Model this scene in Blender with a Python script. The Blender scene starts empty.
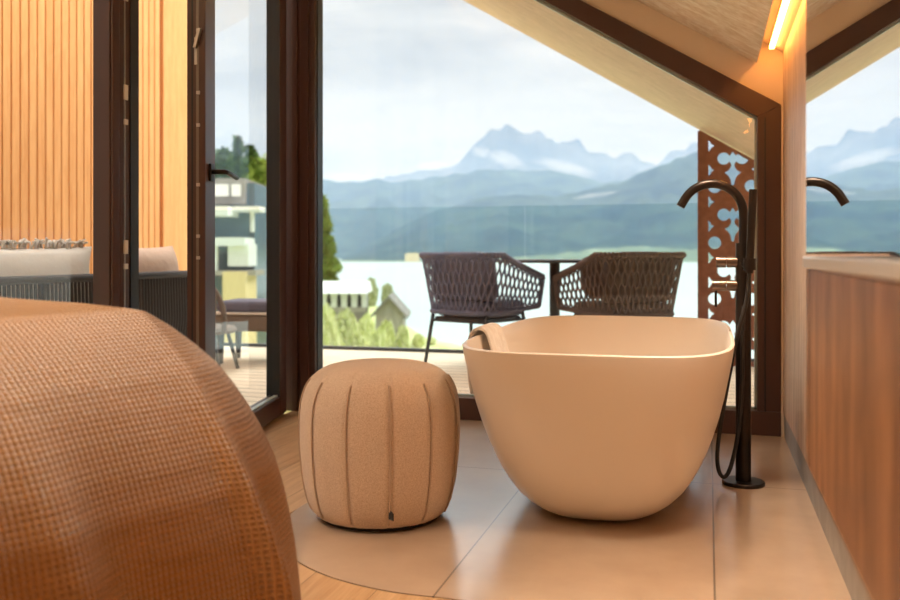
import bpy, bmesh, math, random
from mathutils import Vector, Matrix, noise
random.seed(7)
PI = math.pi
SC = bpy.context.scene
COL = SC.collection

# ------------------------------------------------------------------ camera
TH = math.radians(16.0)
sT, cT = math.sin(TH), math.cos(TH)
CAM_H = 0.80
cam_d = bpy.data.cameras.new('camera')
cam = bpy.data.objects.new('camera', cam_d)
COL.objects.link(cam)
cam.location = (0, 0, CAM_H)
cam.rotation_euler = (PI/2, 0, TH)
cam_d.sensor_width = 36
cam_d.lens = 36.0
cam_d.shift_y = -46/900
cam_d.clip_start = 0.02
cam_d.clip_end = 20000
cam_d.dof.use_dof = True
cam_d.dof.focus_distance = 2.9
cam_d.dof.aperture_fstop = 3.0
SC.camera = cam

# ------------------------------------------------------------------ world: bright overcast sky with soft cloud layers
w = bpy.data.worlds.new('sky')
SC.world = w
w.use_nodes = True
nt = w.node_tree
nt.nodes.clear()
N = nt.nodes.new
L = nt.links.new
out = N('ShaderNodeOutputWorld'); bg = N('ShaderNodeBackground')
tc = N('ShaderNodeTexCoord'); mp = N('ShaderNodeMapping')
mp.inputs['Scale'].default_value = (1.0, 1.0, 4.2)
L(tc.outputs['Generated'], mp.inputs[0])
n1 = N('ShaderNodeTexNoise'); n1.inputs['Scale'].default_value = 3.6; n1.inputs['Detail'].default_value = 7; n1.inputs['Roughness'].default_value = 0.55
n1.inputs['Distortion'].default_value = 0.35
L(mp.outputs[0], n1.inputs['Vector'])
cr = N('ShaderNodeValToRGB')
cr.color_ramp.elements[0].position = 0.36; cr.color_ramp.elements[0].color = (0.57, 0.56, 0.535, 1)
cr.color_ramp.elements[1].position = 0.60; cr.color_ramp.elements[1].color = (0.80, 0.785, 0.745, 1)
L(n1.outputs['Fac'], cr.inputs[0])
sx = N('ShaderNodeSeparateXYZ'); L(tc.outputs['Generated'], sx.inputs[0])
mr = N('ShaderNodeMapRange'); mr.inputs['From Min'].default_value = 0.28; mr.inputs['From Max'].default_value = 0.95
mr.inputs['To Min'].default_value = 1.0; mr.inputs['To Max'].default_value = 6.0
L(sx.outputs['Z'], mr.inputs['Value'])
mu = N('ShaderNodeMath'); mu.operation = 'MULTIPLY'; mu.inputs[1].default_value = 1.0
L(mr.outputs[0], mu.inputs[0])
L(cr.outputs[0], bg.inputs['Color']); L(mu.outputs[0], bg.inputs['Strength']); L(bg.outputs[0], out.inputs[0])

# veiled sun from the lake side, right
sd = bpy.data.lights.new('veiled_sun', 'SUN'); sd.energy = 2.4; sd.angle = math.radians(28); sd.color = (1.0, 0.93, 0.82)
so = bpy.data.objects.new('veiled_sun', sd); COL.objects.link(so)
so.rotation_euler = Vector((0.60, 0.62, 0.60)).to_track_quat('Z', 'Y').to_euler()

# ------------------------------------------------------------------ exposure and sampling
SC.view_settings.view_transform = 'Standard'
SC.view_settings.look = 'None'
SC.view_settings.exposure = 0.0
SC.view_settings.gamma = 1.0
SC.view_settings.use_curve_mapping = False
cy = SC.cycles
cy.use_denoising = True
cy.max_bounces = 10
cy.transparent_max_bounces = 24
cy.diffuse_bounces = 5
cy.glossy_bounces = 5
cy.volume_bounces = 1
cy.sample_clamp_indirect = 4.0
cy.caustics_reflective = False
cy.caustics_refractive = False

# ------------------------------------------------------------------ added fill lamps (unseen warm downlights and an uplight)
def lamp(name, loc, power, size, col=(1.0, 0.79, 0.58), rot=(0, 0, 0)):
    d = bpy.data.lights.new(name, 'AREA'); d.shape = 'DISK'; d.size = size; d.energy = power; d.color = col; d.spread = math.radians(128)
    o = bpy.data.objects.new(name, d); COL.objects.link(o); o.location = loc; o.rotation_euler = rot
    return o
FILL_LAMPS = [(-1.45, 0.85, 9), (-1.95, 0.95, 15), (-1.45, -0.9, 3.5), (-2.30, -0.9, 5), (0.14, 2.10, 6), (-0.05, 3.05, 6)]  # added to brighten bed, floor and tub; no such fittings in view
def ceil_z(x): return 1.645 - 0.605*(x - 0.208)
for i, (x, y, p) in enumerate(FILL_LAMPS):
    lb = lamp('downlight_beam', (x, y, ceil_z(x) - 0.06), p, 0.22)
    if i in (0, 1, 4, 5): lb.data.spread = math.radians(84)
    if i < 2: lb.data.color = (1.0, 0.87, 0.72)

lamp('uplight_beam', (-2.66, 0.55, 1.62), 125, 0.30, rot=(PI, 0, 0))  # added beam that lifts the ceiling brightness from out of view

# ------------------------------------------------------------------ helpers
def at(px, D, z=0.0):
    l = D*(px - 450)/900.0
    return Vector((-D*sT + l*cT, D*cT + l*sT, z))
def zpix(py, D): return CAM_H - (py - 254)*D/900.0
def loc_ld(l, D): return (-D*sT + l*cT, D*cT + l*sT)

MATS = {}
def mat(name, col, rough=0.5, metal=0.0, spec=0.5, noise_=None, bump=None, sheen=0.0, emis=None):
    """noise_=(scale, colour2, (sx,sy,sz), detail); bump=(scale, strength, dist, (sx,sy,sz))"""
    m = bpy.data.materials.new(name); m.use_nodes = True
    t = m.node_tree; b = t.nodes['Principled BSDF']
    b.inputs['Base Color'].default_value = (*col, 1)
    b.inputs['Roughness'].default_value = rough
    b.inputs['Metallic'].default_value = metal
    b.inputs['Specular IOR Level'].default_value = spec
    if sheen: b.inputs['Sheen Weight'].default_value = sheen
    if emis:
        b.inputs['Emission Color'].default_value = (*emis[0], 1); b.inputs['Emission Strength'].default_value = emis[1]
    co = t.nodes.new('ShaderNodeTexCoord')
    def mapped(sc):
        mpn = t.nodes.new('ShaderNodeMapping'); mpn.inputs['Scale'].default_value = sc
        t.links.new(co.outputs['Object'], mpn.inputs[0]); return mpn
    if noise_:
        sc, c2, sv, det = noise_
        mpn = mapped(sv); nn = t.nodes.new('ShaderNodeTexNoise')
        nn.inputs['Scale'].default_value = sc; nn.inputs['Detail'].default_value = det
        t.links.new(mpn.outputs[0], nn.inputs['Vector'])
        r = t.nodes.new('ShaderNodeValToRGB')
        r.color_ramp.elements[0].position = 0.35; r.color_ramp.elements[1].position = 0.68
        r.color_ramp.elements[0].color = (*col, 1); r.color_ramp.elements[1].color = (*c2, 1)
        t.links.new(nn.outputs['Fac'], r.inputs[0]); t.links.new(r.outputs[0], b.inputs['Base Color'])
    if bump:
        sc, st, di, sv = bump
        mpn = mapped(sv); nn = t.nodes.new('ShaderNodeTexNoise')
        nn.inputs['Scale'].default_value = sc; nn.inputs['Detail'].default_value = 4
        t.links.new(mpn.outputs[0], nn.inputs['Vector'])
        bp = t.nodes.new('ShaderNodeBump'); bp.inputs['Strength'].default_value = st; bp.inputs['Distance'].default_value = di
        t.links.new(nn.outputs['Fac'], bp.inputs['Height']); t.links.new(bp.outputs[0], b.inputs['Normal'])
    MATS[name] = m
    return m

def glass_mat(name, tint, k=1.0):
    m = bpy.data.materials.new(name); m.use_nodes = True; t = m.node_tree; t.nodes.clear()
    o = t.nodes.new('ShaderNodeOutputMaterial'); mx = t.nodes.new('ShaderNodeMixShader')
    tr = t.nodes.new('ShaderNodeBsdfTransparent'); gl = t.nodes.new('ShaderNodeBsdfGlossy')
    tr.inputs['Color'].default_value = (*tint, 1); gl.inputs['Roughness'].default_value = 0.0
    fr = t.nodes.new('ShaderNodeLayerWeight'); fr.inputs['Blend'].default_value = 0.5
    pw = t.nodes.new('ShaderNodeMath'); pw.operation = 'POWER'; pw.inputs[1].default_value = 5.0
    ml = t.nodes.new('ShaderNodeMath'); ml.operation = 'MULTIPLY_ADD'; ml.inputs[1].default_value = 0.9*k; ml.inputs[2].default_value = 0.035*k
    t.links.new(fr.outputs['Facing'], pw.inputs[0]); t.links.new(pw.outputs[0], ml.inputs[0]); t.links.new(ml.outputs[0], mx.inputs[0])
    t.links.new(tr.outputs[0], mx.inputs[1]); t.links.new(gl.outputs[0], mx.inputs[2]); t.links.new(mx.outputs[0], o.inputs[0])
    return m

def nodes_of(m): return m.node_tree.nodes, m.node_tree.links, m.node_tree.nodes['Principled BSDF']

class MB:
    """collects vertices and faces of ONE mesh"""
    def __init__(self): self.v = []; self.f = []; self.uv = None
    def add(self, vs, fs):
        n = len(self.v); self.v += [tuple(p) for p in vs]; self.f += [tuple(i + n for i in f) for f in fs]; return self
    def box(self, a, b):
        (x0, y0, z0), (x1, y1, z1) = a, b
        x0, x1 = sorted((x0, x1)); y0, y1 = sorted((y0, y1)); z0, z1 = sorted((z0, z1))
        vs = [(x, y, z) for z in (z0, z1) for y in (y0, y1) for x in (x0, x1)]
        return self.add(vs, [(0, 2, 3, 1), (4, 5, 7, 6), (0, 1, 5, 4), (2, 6, 7, 3), (0, 4, 6, 2), (1, 3, 7, 5)])
    def prism(self, poly, axis, a, b):
        """poly: 2-D points (ccw); axis 'x','y','z' extruded from a to b"""
        def P(p, t):
            if axis == 'x': return (t, p[0], p[1])
            if axis == 'y': return (p[0], t, p[1])
            return (p[0], p[1], t)
        n = len(poly)
        vs = [P(p, a) for p in poly] + [P(p, b) for p in poly]
        fs = [tuple(range(n))[::-1], tuple(range(n, 2*n))] + [(i, (i+1) % n, n + (i+1) % n, n + i) for i in range(n)]
        return self.add(vs, fs)
    def tube(self, pts, r, n=10, cap=True, closed=False):
        pts = [Vector(p) for p in pts]; m = len(pts)
        rr = r if isinstance(r, (list, tuple)) else [r]*m
        t0 = (pts[1] - pts[0]).normalized()
        up = Vector((0, 0, 1)) if abs(t0.z) < 0.9 else Vector((1, 0, 0))
        nrm = t0.cross(up).normalized(); vs = []; fs = []
        for i, p in enumerate(pts):
            if closed: t = (pts[(i+1) % m] - pts[i-1]).normalized()
            else: t = (pts[min(i+1, m-1)] - pts[max(i-1, 0)]).normalized()
            nrm = (nrm - t*nrm.dot(t))
            nrm = nrm.normalized() if nrm.length > 1e-6 else t.orthogonal().normalized()
            bn = t.cross(nrm)
            for k in range(n):
                a = 2*PI*k/n
                vs.append(p + (nrm*math.cos(a) + bn*math.sin(a))*rr[i])
        for i in range(m if closed else m-1):
            j = (i+1) % m
            for k in range(n):
                fs.append((i*n+k, i*n+(k+1) % n, j*n+(k+1) % n, j*n+k))
        if cap and not closed:
            fs.append(tuple(range(n))[::-1]); fs.append(tuple((m-1)*n+k for k in range(n)))
        return self.add(vs, fs)
    def loops(self, loops, close_start=True, close_end=True):
        n = len(loops[0]); vs = [p for lp in loops for p in lp]; fs = []
        for i in range(len(loops)-1):
            for k in range(n):
                fs.append((i*n+k, i*n+(k+1) % n, (i+1)*n+(k+1) % n, (i+1)*n+k))
        if close_start: fs.append(tuple(range(n))[::-1])
        if close_end: fs.append(tuple((len(loops)-1)*n+k for k in range(n)))
        return self.add(vs, fs)
    def lathe(self, prof, n=48, c=(0, 0, 0)):
        lp = [[(c[0]+r*math.cos(2*PI*k/n), c[1]+r*math.sin(2*PI*k/n), c[2]+z) for k in range(n)] for r, z in prof]
        return self.loops(lp)
    def grid(self, rows, closed_u=False):
        m = len(rows[0]); vs = [p for r in rows for p in r]; fs = []
        for i in range(len(rows)-1):
            for k in range(m if closed_u else m-1):
                fs.append((i*m+k, i*m+(k+1) % m, (i+1)*m+(k+1) % m, (i+1)*m+k))
        return self.add(vs, fs)
    def build(self, name, m, parent=None, smooth=False, bevel=0, seg=2, subd=0, solid=0, fix=True):
        me = bpy.data.meshes.new(name); me.from_pydata(self.v, [], self.f)
        if fix:
            bm = bmesh.new(); bm.from_mesh(me); bmesh.ops.recalc_face_normals(bm, faces=bm.faces); bm.to_mesh(me); bm.free()
        me.materials.append(m)
        o = bpy.data.objects.new(name, me); COL.objects.link(o)
        if smooth: me.shade_smooth()
        if solid:
            md = o.modifiers.new('solid', 'SOLIDIFY'); md.thickness = solid; md.offset = 0
        if bevel:
            md = o.modifiers.new('bevel', 'BEVEL'); md.width = bevel; md.segments = seg; md.limit_method = 'ANGLE'; md.angle_limit = math.radians(40)
            if not smooth:
                me.shade_smooth(); md2 = o.modifiers.new('wn', 'WEIGHTED_NORMAL')
        if subd:
            md = o.modifiers.new('sub', 'SUBSURF'); md.levels = subd; md.render_levels = subd
        if parent: o.parent = parent
        return o

def auto(o, ang=35):
    me = o.data; bm = bmesh.new(); bm.from_mesh(me)
    for e in bm.edges:
        if len(e.link_faces) == 2 and e.calc_face_angle(0) > math.radians(ang): e.smooth = False
    for f in bm.faces: f.smooth = True
    bm.to_mesh(me); bm.free(); return o

def tag(o, label=None, cat=None, group=None, kind=None):
    if label: o['label'] = label
    if cat: o['category'] = cat
    if group: o['group'] = group
    if kind: o['kind'] = kind
    return o
def empty(name, loc=(0, 0, 0), rz=0.0, **k):
    o = bpy.data.objects.new(name, None); COL.objects.link(o); o.location = loc; o.rotation_euler.z = rz
    o.empty_display_size = 0.1
    return tag(o, **k)
def copy_tree(o, parent=None):
    c = o.copy(); COL.objects.link(c); c.parent = parent
    for ch in [x for x in ALL_CH(o)]: copy_tree(ch, c)
    return c
def ALL_CH(o): return [x for x in bpy.data.objects if x.parent == o]
def struct(o, label=None, cat=None): return tag(o, label, cat, None, 'structure')

# ------------------------------------------------------------------ materials
M = {}
M['frame'] = mat('umber_frame', (0.060, 0.028, 0.022), 0.36, noise_=(3, (0.078, 0.038, 0.030), (1, 1, 0.1), 3))
M['gasket'] = mat('black_gasket', (0.012, 0.014, 0.018), 0.45)
M['bead'] = mat('pale_spacer', (0.42, 0.50, 0.47), 0.35, 0.4)
M['steel'] = mat('steel', (0.55, 0.52, 0.48), 0.38, 1.0)
M['dull_steel'] = mat('dull_steel', (0.22, 0.19, 0.16), 0.5, 0.9)
M['white_plastic'] = mat('white_plastic', (0.8, 0.78, 0.72), 0.4)
M['glass'] = glass_mat('window_glass', (0.985, 0.985, 0.98), 0.6)
M['rail_glass'] = glass_mat('railing_glass', (0.87, 0.93, 0.94), 0.7)
M['plaster'] = mat('warm_plaster', (0.76, 0.66, 0.53), 0.85, bump=(60, 0.08, 0.004, (1, 1, 1)))
M['plaster_rough'] = mat('textured_plaster', (0.72, 0.60, 0.48), 0.9, bump=(220, 0.55, 0.006, (1, 1, 1)))
M['taupe_wall'] = mat('taupe_wall', (0.26, 0.20, 0.15), 0.9)
M['tub'] = mat('mineral_cast', (0.76, 0.70, 0.63), 0.38, spec=0.45)
M['black_metal'] = mat('brushed_black_metal', (0.035, 0.028, 0.025), 0.34, 0.85)
M['knob_metal'] = mat('brushed_bronze_metal', (0.16, 0.12, 0.10), 0.32, 0.95)
M['hose'] = mat('black_hose', (0.012, 0.012, 0.013), 0.4)
M['pouf'] = mat('wool_boucle', (0.50, 0.37, 0.27), 0.95, noise_=(300, (0.66, 0.53, 0.41), (1, 1, 1), 4), bump=(420, 0.5, 0.004, (1, 1, 1)), sheen=0.25)
M['pouf_seam'] = mat('wool_piping', (0.46, 0.34, 0.25), 0.95, bump=(420, 0.4, 0.003, (1, 1, 1)))
M['dark'] = mat('black_fabric', (0.012, 0.012, 0.014), 0.8)
M['towel'] = mat('towel_cotton', (0.80, 0.75, 0.70), 0.95, noise_=(30, (0.90, 0.87, 0.83), (1, 1, 1), 4), bump=(300, 0.8, 0.006, (1, 1, 1)), sheen=0.3)
M['mirror'] = mat('mirror_silver', (0.90, 0.93, 0.97), 0.0, 1.0)
M['ledge'] = mat('white_ledge', (0.82, 0.84, 0.88), 0.25)
M['skirting'] = mat('grey_stone_skirting', (0.26, 0.26, 0.26), 0.5, noise_=(12, (0.33, 0.33, 0.33), (1, 1, 1), 4))
M['rope'] = mat('charcoal_rope', (0.15, 0.165, 0.26), 0.75)
M['rope_dark'] = mat('dark_rope', (0.055, 0.050, 0.052), 0.75)
M['rope_brown'] = mat('brown_charcoal_rope', (0.12, 0.085, 0.08), 0.75)
M['cushion_dark'] = mat('charcoal_cushion', (0.14, 0.14, 0.19), 0.9)
M['cushion_brown'] = mat('brown_cushion', (0.16, 0.11, 0.09), 0.9, noise_=(14, (0.08, 0.055, 0.05), (1, 1, 1), 3))
M['anthracite'] = mat('anthracite_metal', (0.05, 0.055, 0.065), 0.45, 0.3)
M['cream'] = mat('cream_cushion', (0.72, 0.66, 0.58), 0.95, bump=(40, 0.2, 0.01, (1, 1, 1)))
M['pillow'] = mat('beige_pillow', (0.62, 0.46, 0.36), 0.95, bump=(18, 0.35, 0.02, (1, 1, 1)))
M['rust'] = mat('rust_steel', (0.22, 0.075, 0.045), 0.7, noise_=(22, (0.29, 0.11, 0.07), (1, 1, 1), 5))
M['taupe'] = mat('taupe_wicker', (0.19, 0.15, 0.12), 0.85)

def wood_material(name, c_dark, c_light, axis='y', plank=0.0, width_axis='x', rough=0.45, gs=1.0, gap=0.004, strength=1.0, spec=0.5, bumpd=0.0008):
    """grain stretched along axis; optional planks of a given width with dark gaps"""
    m = mat(name, c_dark, rough, spec=spec); ns, lk, b = nodes_of(m)
    co = ns.new('ShaderNodeTexCoord'); se = ns.new('ShaderNodeSeparateXYZ'); lk.new(co.outputs['Object'], se.inputs[0])
    ax = {'x': 0, 'y': 1, 'z': 2}
    wa = se.outputs[ax[width_axis]]; la = se.outputs[ax[axis]]
    vec = ns.new('ShaderNodeCombineXYZ')
    def math_(op, a, bb=None):
        n = ns.new('ShaderNodeMath'); n.operation = op
        if hasattr(a, 'links') or not isinstance(a, (int, float)): lk.new(a, n.inputs[0])
        else: n.inputs[0].default_value = a
        if bb is not None:
            if isinstance(bb, (int, float)): n.inputs[1].default_value = bb
            else: lk.new(bb, n.inputs[1])
        return n.outputs[0]
    if plank:
        q = math_('DIVIDE', wa, plank); fl = math_('FLOOR', q); fr = math_('SUBTRACT', q, fl)
        wn = ns.new('ShaderNodeTexWhiteNoise'); wn.noise_dimensions = '1D'; lk.new(fl, wn.inputs['W'])
        off = math_('MULTIPLY', wn.outputs['Value'], 37.0)
        edge = math_('LESS_THAN', fr, gap/plank)
    else:
        off = None
    third = [k for k in 'xyz' if k not in (axis, width_axis)][0]
    lk.new(math_('MULTIPLY', wa, 9.0*gs), vec.inputs[0])
    la2 = math_('MULTIPLY', la, 0.7*gs)
    if off is not None: la2 = math_('ADD', la2, off)
    lk.new(la2, vec.inputs[1]); lk.new(math_('MULTIPLY', se.outputs[ax[third]], 9.0*gs), vec.inputs[2])
    n1 = ns.new('ShaderNodeTexNoise'); n1.inputs['Scale'].default_value = 2.0; n1.inputs['Detail'].default_value = 8; n1.inputs['Roughness'].default_value = 0.62
    n1.inputs['Distortion'].default_value = 0.6
    lk.new(vec.outputs[0], n1.inputs['Vector'])
    n2 = ns.new('ShaderNodeTexNoise'); n2.inputs['Scale'].default_value = 11.0; n2.inputs['Detail'].default_value = 4
    lk.new(vec.outputs[0], n2.inputs['Vector'])
    mixv = math_('ADD', math_('MULTIPLY', n1.outputs['Fac'], 0.65), math_('MULTIPLY', n2.outputs['Fac'], 0.35))
    if plank: mixv = math_('ADD', mixv, math_('MULTIPLY', math_('SUBTRACT', wn.outputs['Value'], 0.5), 0.16))
    r = ns.new('ShaderNodeValToRGB')
    mid = 0.5; sp = 0.16/strength
    r.color_ramp.elements[0].position = mid - sp; r.color_ramp.elements[1].position = mid + sp
    r.color_ramp.elements[0].color = (*c_dark, 1); r.color_ramp.elements[1].color = (*c_light, 1)
    lk.new(mixv, r.inputs[0])
    src = r.outputs[0]
    if plank:
        mx = ns.new('ShaderNodeMix'); mx.data_type = 'RGBA'
        lk.new(edge, mx.inputs[0]); lk.new(src, mx.inputs[6]); mx.inputs[7].default_value = (c_dark[0]*0.3, c_dark[1]*0.3, c_dark[2]*0.3, 1)
        src = mx.outputs[2]
    lk.new(src, b.inputs['Base Color'])
    bp = ns.new('ShaderNodeBump'); bp.inputs['Strength'].default_value = 0.5; bp.inputs['Distance'].default_value = bumpd
    lk.new(mixv, bp.inputs['Height']); lk.new(bp.outputs[0], b.inputs['Normal'])
    return m

M['oak_floor'] = wood_material('oak_floor', (0.38, 0.215, 0.10), (0.62, 0.42, 0.24), 'y', 0.19, 'x', 0.30, 1.0, 0.002)
M['panel_oak'] = wood_material('brushed_oak_panel', (0.46, 0.31, 0.22), (0.78, 0.61, 0.48), 'z', 0, 'y', 0.48, 2.2, strength=1.1)
M['cabinet_oak'] = wood_material('cabinet_oak', (0.12, 0.05, 0.022), (0.42, 0.22, 0.11), 'z', 0, 'y', 0.42, 1.6, strength=1.7)
M['soffit_wood'] = wood_material('pale_spruce_soffit', (0.46, 0.30, 0.23), (0.68, 0.48, 0.40), 'x', 0, 'y', 0.6, 0.8, strength=0.8)
M['ceiling_wood'] = wood_material('whitewashed_ceiling_board', (0.66, 0.54, 0.39), (0.93, 0.88, 0.78), 'x', 0.0, 'y', 0.7, 0.9, strength=1.3)
M['deck'] = wood_material('weathered_larch_deck', (0.74, 0.62, 0.46), (0.90, 0.80, 0.64), 'x', 0.138, 'y', 0.7, 1.0, 0.012, spec=0.2)
M['clad'] = wood_material('spruce_batten', (0.74, 0.34, 0.12), (0.90, 0.50, 0.21), 'z', 0.0, 'y', 0.6, 1.4, strength=1.0, spec=0.2)
M['clad_back'] = mat('dark_wood_gap', (0.40, 0.14, 0.05), 0.8)

# tile floor: warm beige stone with thin joints
m = mat('beige_stone_tile', (0.45, 0.37, 0.29), 0.30, spec=0.5); M['tile'] = m
ns, lk, b = nodes_of(m)
b.inputs['IOR'].default_value = 2.0; b.inputs['Coat Weight'].default_value = 1.0; b.inputs['Coat Roughness'].default_value = 0.20; b.inputs['Coat IOR'].default_value = 2.0
co = ns.new('ShaderNodeTexCoord'); se = ns.new('ShaderNodeSeparateXYZ'); lk.new(co.outputs['Object'], se.inputs[0])
def jm(src, off, step, wd):
    a = ns.new('ShaderNodeMath'); a.operation = 'SUBTRACT'; lk.new(src, a.inputs[0]); a.inputs[1].default_value = off - wd/2
    d = ns.new('ShaderNodeMath'); d.operation = 'DIVIDE'; lk.new(a.outputs[0], d.inputs[0]); d.inputs[1].default_value = step
    f = ns.new('ShaderNodeMath'); f.operation = 'FRACT'; lk.new(d.outputs[0], f.inputs[0])
    l = ns.new('ShaderNodeMath'); l.operation = 'LESS_THAN'; lk.new(f.outputs[0], l.inputs[0]); l.inputs[1].default_value = wd/step
    return l.outputs[0]
j1 = jm(se.outputs[0], -0.617, 0.632, 0.005); j2 = jm(se.outputs[1], 3.265 - 12.65, 1.265, 0.006)
mxm = ns.new('ShaderNodeMath'); mxm.operation = 'MAXIMUM'; lk.new(j1, mxm.inputs[0]); lk.new(j2, mxm.inputs[1])
nn = ns.new('ShaderNodeTexNoise'); nn.inputs['Scale'].default_value = 5.5; nn.inputs['Detail'].default_value = 7; nn.inputs['Roughness'].default_value = 0.6; lk.new(co.outputs['Object'], nn.inputs['Vector'])
rr = ns.new('ShaderNodeValToRGB'); rr.color_ramp.elements[0].position = 0.2; rr.color_ramp.elements[1].position = 0.9
rr.color_ramp.elements[0].color = (0.38, 0.275, 0.19, 1); rr.color_ramp.elements[1].color = (0.56, 0.43, 0.32, 1)
lk.new(nn.outputs['Fac'], rr.inputs[0])
mx = ns.new('ShaderNodeMix'); mx.data_type = 'RGBA'; lk.new(mxm.outputs[0], mx.inputs[0]); lk.new(rr.outputs[0], mx.inputs[6]); mx.inputs[7].default_value = (0.13, 0.10, 0.075, 1)
lk.new(mx.outputs[2], b.inputs['Base Color'])
rg = ns.new('ShaderNodeMapRange'); rg.inputs['To Min'].default_value = 0.24; rg.inputs['To Max'].default_value = 0.36; lk.new(nn.outputs['Fac'], rg.inputs['Value']); lk.new(rg.outputs[0], b.inputs['Roughness'])
bp = ns.new('ShaderNodeBump'); bp.inputs['Strength'].default_value = 0.12; bp.inputs['Distance'].default_value = 0.001; lk.new(nn.outputs['Fac'], bp.inputs['Height']); lk.new(bp.outputs[0], b.inputs['Normal'])

# waffle blanket
m = mat('waffle_blanket', (0.52, 0.31, 0.15), 0.95, spec=0.1, sheen=1.0)
m.node_tree.nodes['Principled BSDF'].inputs['Sheen Roughness'].default_value = 0.32; M['blanket'] = m
ns, lk, b = nodes_of(m)
uvn = ns.new('ShaderNodeUVMap'); se = ns.new('ShaderNodeSeparateXYZ'); lk.new(uvn.outputs[0], se.inputs[0])
def wv(src, per):
    a = ns.new('ShaderNodeMath'); a.operation = 'MULTIPLY'; lk.new(src, a.inputs[0]); a.inputs[1].default_value = 2*PI/per
    d = ns.new('ShaderNodeMath'); d.operation = 'SINE'; lk.new(a.outputs[0], d.inputs[0]); return d.outputs[0]
wu = wv(se.outputs[0], 0.0095); wvv = wv(se.outputs[1], 0.0095)
ad = ns.new('ShaderNodeMath'); ad.operation = 'MAXIMUM'; lk.new(wu, ad.inputs[0]); lk.new(wvv, ad.inputs[1])
fz = ns.new('ShaderNodeTexNoise'); fz.inputs['Scale'].default_value = 260; fz.inputs['Detail'].default_value = 3
co = ns.new('ShaderNodeTexCoord'); lk.new(co.outputs['Object'], fz.inputs['Vector'])
fm = ns.new('ShaderNodeMath'); fm.operation = 'MULTIPLY_ADD'; lk.new(fz.outputs['Fac'], fm.inputs[0]); fm.inputs[1].default_value = 1.4; lk.new(ad.outputs[0], fm.inputs[2])
bp = ns.new('ShaderNodeBump'); bp.inputs['Strength'].default_value = 0.9; bp.inputs['Distance'].default_value = 0.0035
lk.new(fm.outputs[0], bp.inputs['Height']); lk.new(bp.outputs[0], b.inputs['Normal'])
rr = ns.new('ShaderNodeMapRange'); rr.inputs['From Min'].default_value = -0.8; rr.inputs['From Max'].default_value = 1.6; lk.new(ad.outputs[0], rr.inputs['Value'])
mx = ns.new('ShaderNodeMix'); mx.data_type = 'RGBA'; lk.new(rr.outputs[0], mx.inputs[0]); mx.inputs[6].default_value = (0.40, 0.175, 0.055, 1); mx.inputs[7].default_value = (0.64, 0.36, 0.155, 1)  # weave hollows coloured darker, occlusion shade put into the base colour
lk.new(mx.outputs[2], b.inputs['Base Color'])

# ================================================================== THE ROOM
XL, XR, YW, YB = -2.04, 0.316, 4.2, -3.0
KS = -0.605                                   # fall of the roof towards the right
# wood floor: outline left of and in front of the tiles; the tile area has one rounded corner
cx, cyy, cr_ = -0.65, 2.60, 0.59
arc = [(cx - cr_*math.cos(a), cyy - cr_*math.sin(a)) for a in [PI/2*k/24 for k in range(25)]]  # from left side to front side
tile_poly = [(XR + 0.03, YW + 0.09), (-1.24, YW + 0.09)] + arc + [(XR + 0.03, 2.01)]
o = MB().prism(tile_poly, 'z', -0.05, 0.0).build('floor', M['tile']); struct(o, 'beige stone tile floor around the bathtub, with one rounded corner', 'floor')
wood_poly = [(XL - 0.9, YB), (XR + 0.03, YB), (XR + 0.03, 2.01)] + arc[::-1] + [(-1.24, YW + 0.09), (XL, YW + 0.09)]
wood_poly = wood_poly[:3] + [(x - (0.004 if 0 < i < 24 else 0), y - 0.004) for i, (x, y) in enumerate(arc[::-1])] + [(-1.244, YW + 0.09), (XL, YW + 0.09), (XL, 1.35), (XL - 0.9, 1.35)]
o = MB().prism(wood_poly, 'z', -0.05, -0.001).build('floor', M['oak_floor']); struct(o, 'oak plank floor beside and in front of the tiles', 'floor')

# ceiling slab (suspended board, lit cove to its right)
def slope(x0, x1, zoff): return [(x0, ceil_z(x0) + zoff), (x1, ceil_z(x1) + zoff)]
a = slope(XL, 0.208, 0.0); a2 = slope(XL, 0.208, 0.100)
o = MB().prism([a[0], a[1], a2[1], a2[0]], 'y', YB, YW).build('ceiling', M['ceiling_wood']); struct(o, 'sloping whitewashed wooden ceiling', 'ceiling')
b0 = slope(XL - 0.1, XR + 0.2, 0.107); b1 = slope(XL - 0.1, XR + 0.2, 0.25)
o = MB().prism([b0[0], b0[1], b1[1], b1[0]], 'y', YB, YW + 0.0).build('ceiling', M['plaster_rough']); struct(o, 'textured plaster of the lit ceiling cove', 'ceiling')

a = slope(XL - 0.9, XL, 0.0); a2 = slope(XL - 0.9, XL, 0.100)
o = MB().prism([a[0], a[1], a2[1], a2[0]], 'y', YB, 1.50).build('ceiling', M['ceiling_wood']); struct(o, 'whitewashed ceiling over the bed alcove', 'ceiling')
# far wall above the sloping window frame
FT = lambda x: 1.514 - 0.600*(x - 0.208)          # upper edge of frame
o = MB().prism([(XL, FT(XL) - 0.02), (XR + 0.2, FT(XR + 0.2) - 0.02), (XR + 0.2, ceil_z(XR+0.2) + 0.2), (XL, ceil_z(XL) + 0.2)], 'y', YW + 0.01, YW + 0.16).build('wall_far', M['plaster'])
struct(o, 'plastered gable strip above the sloping window frame', 'wall')
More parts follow.
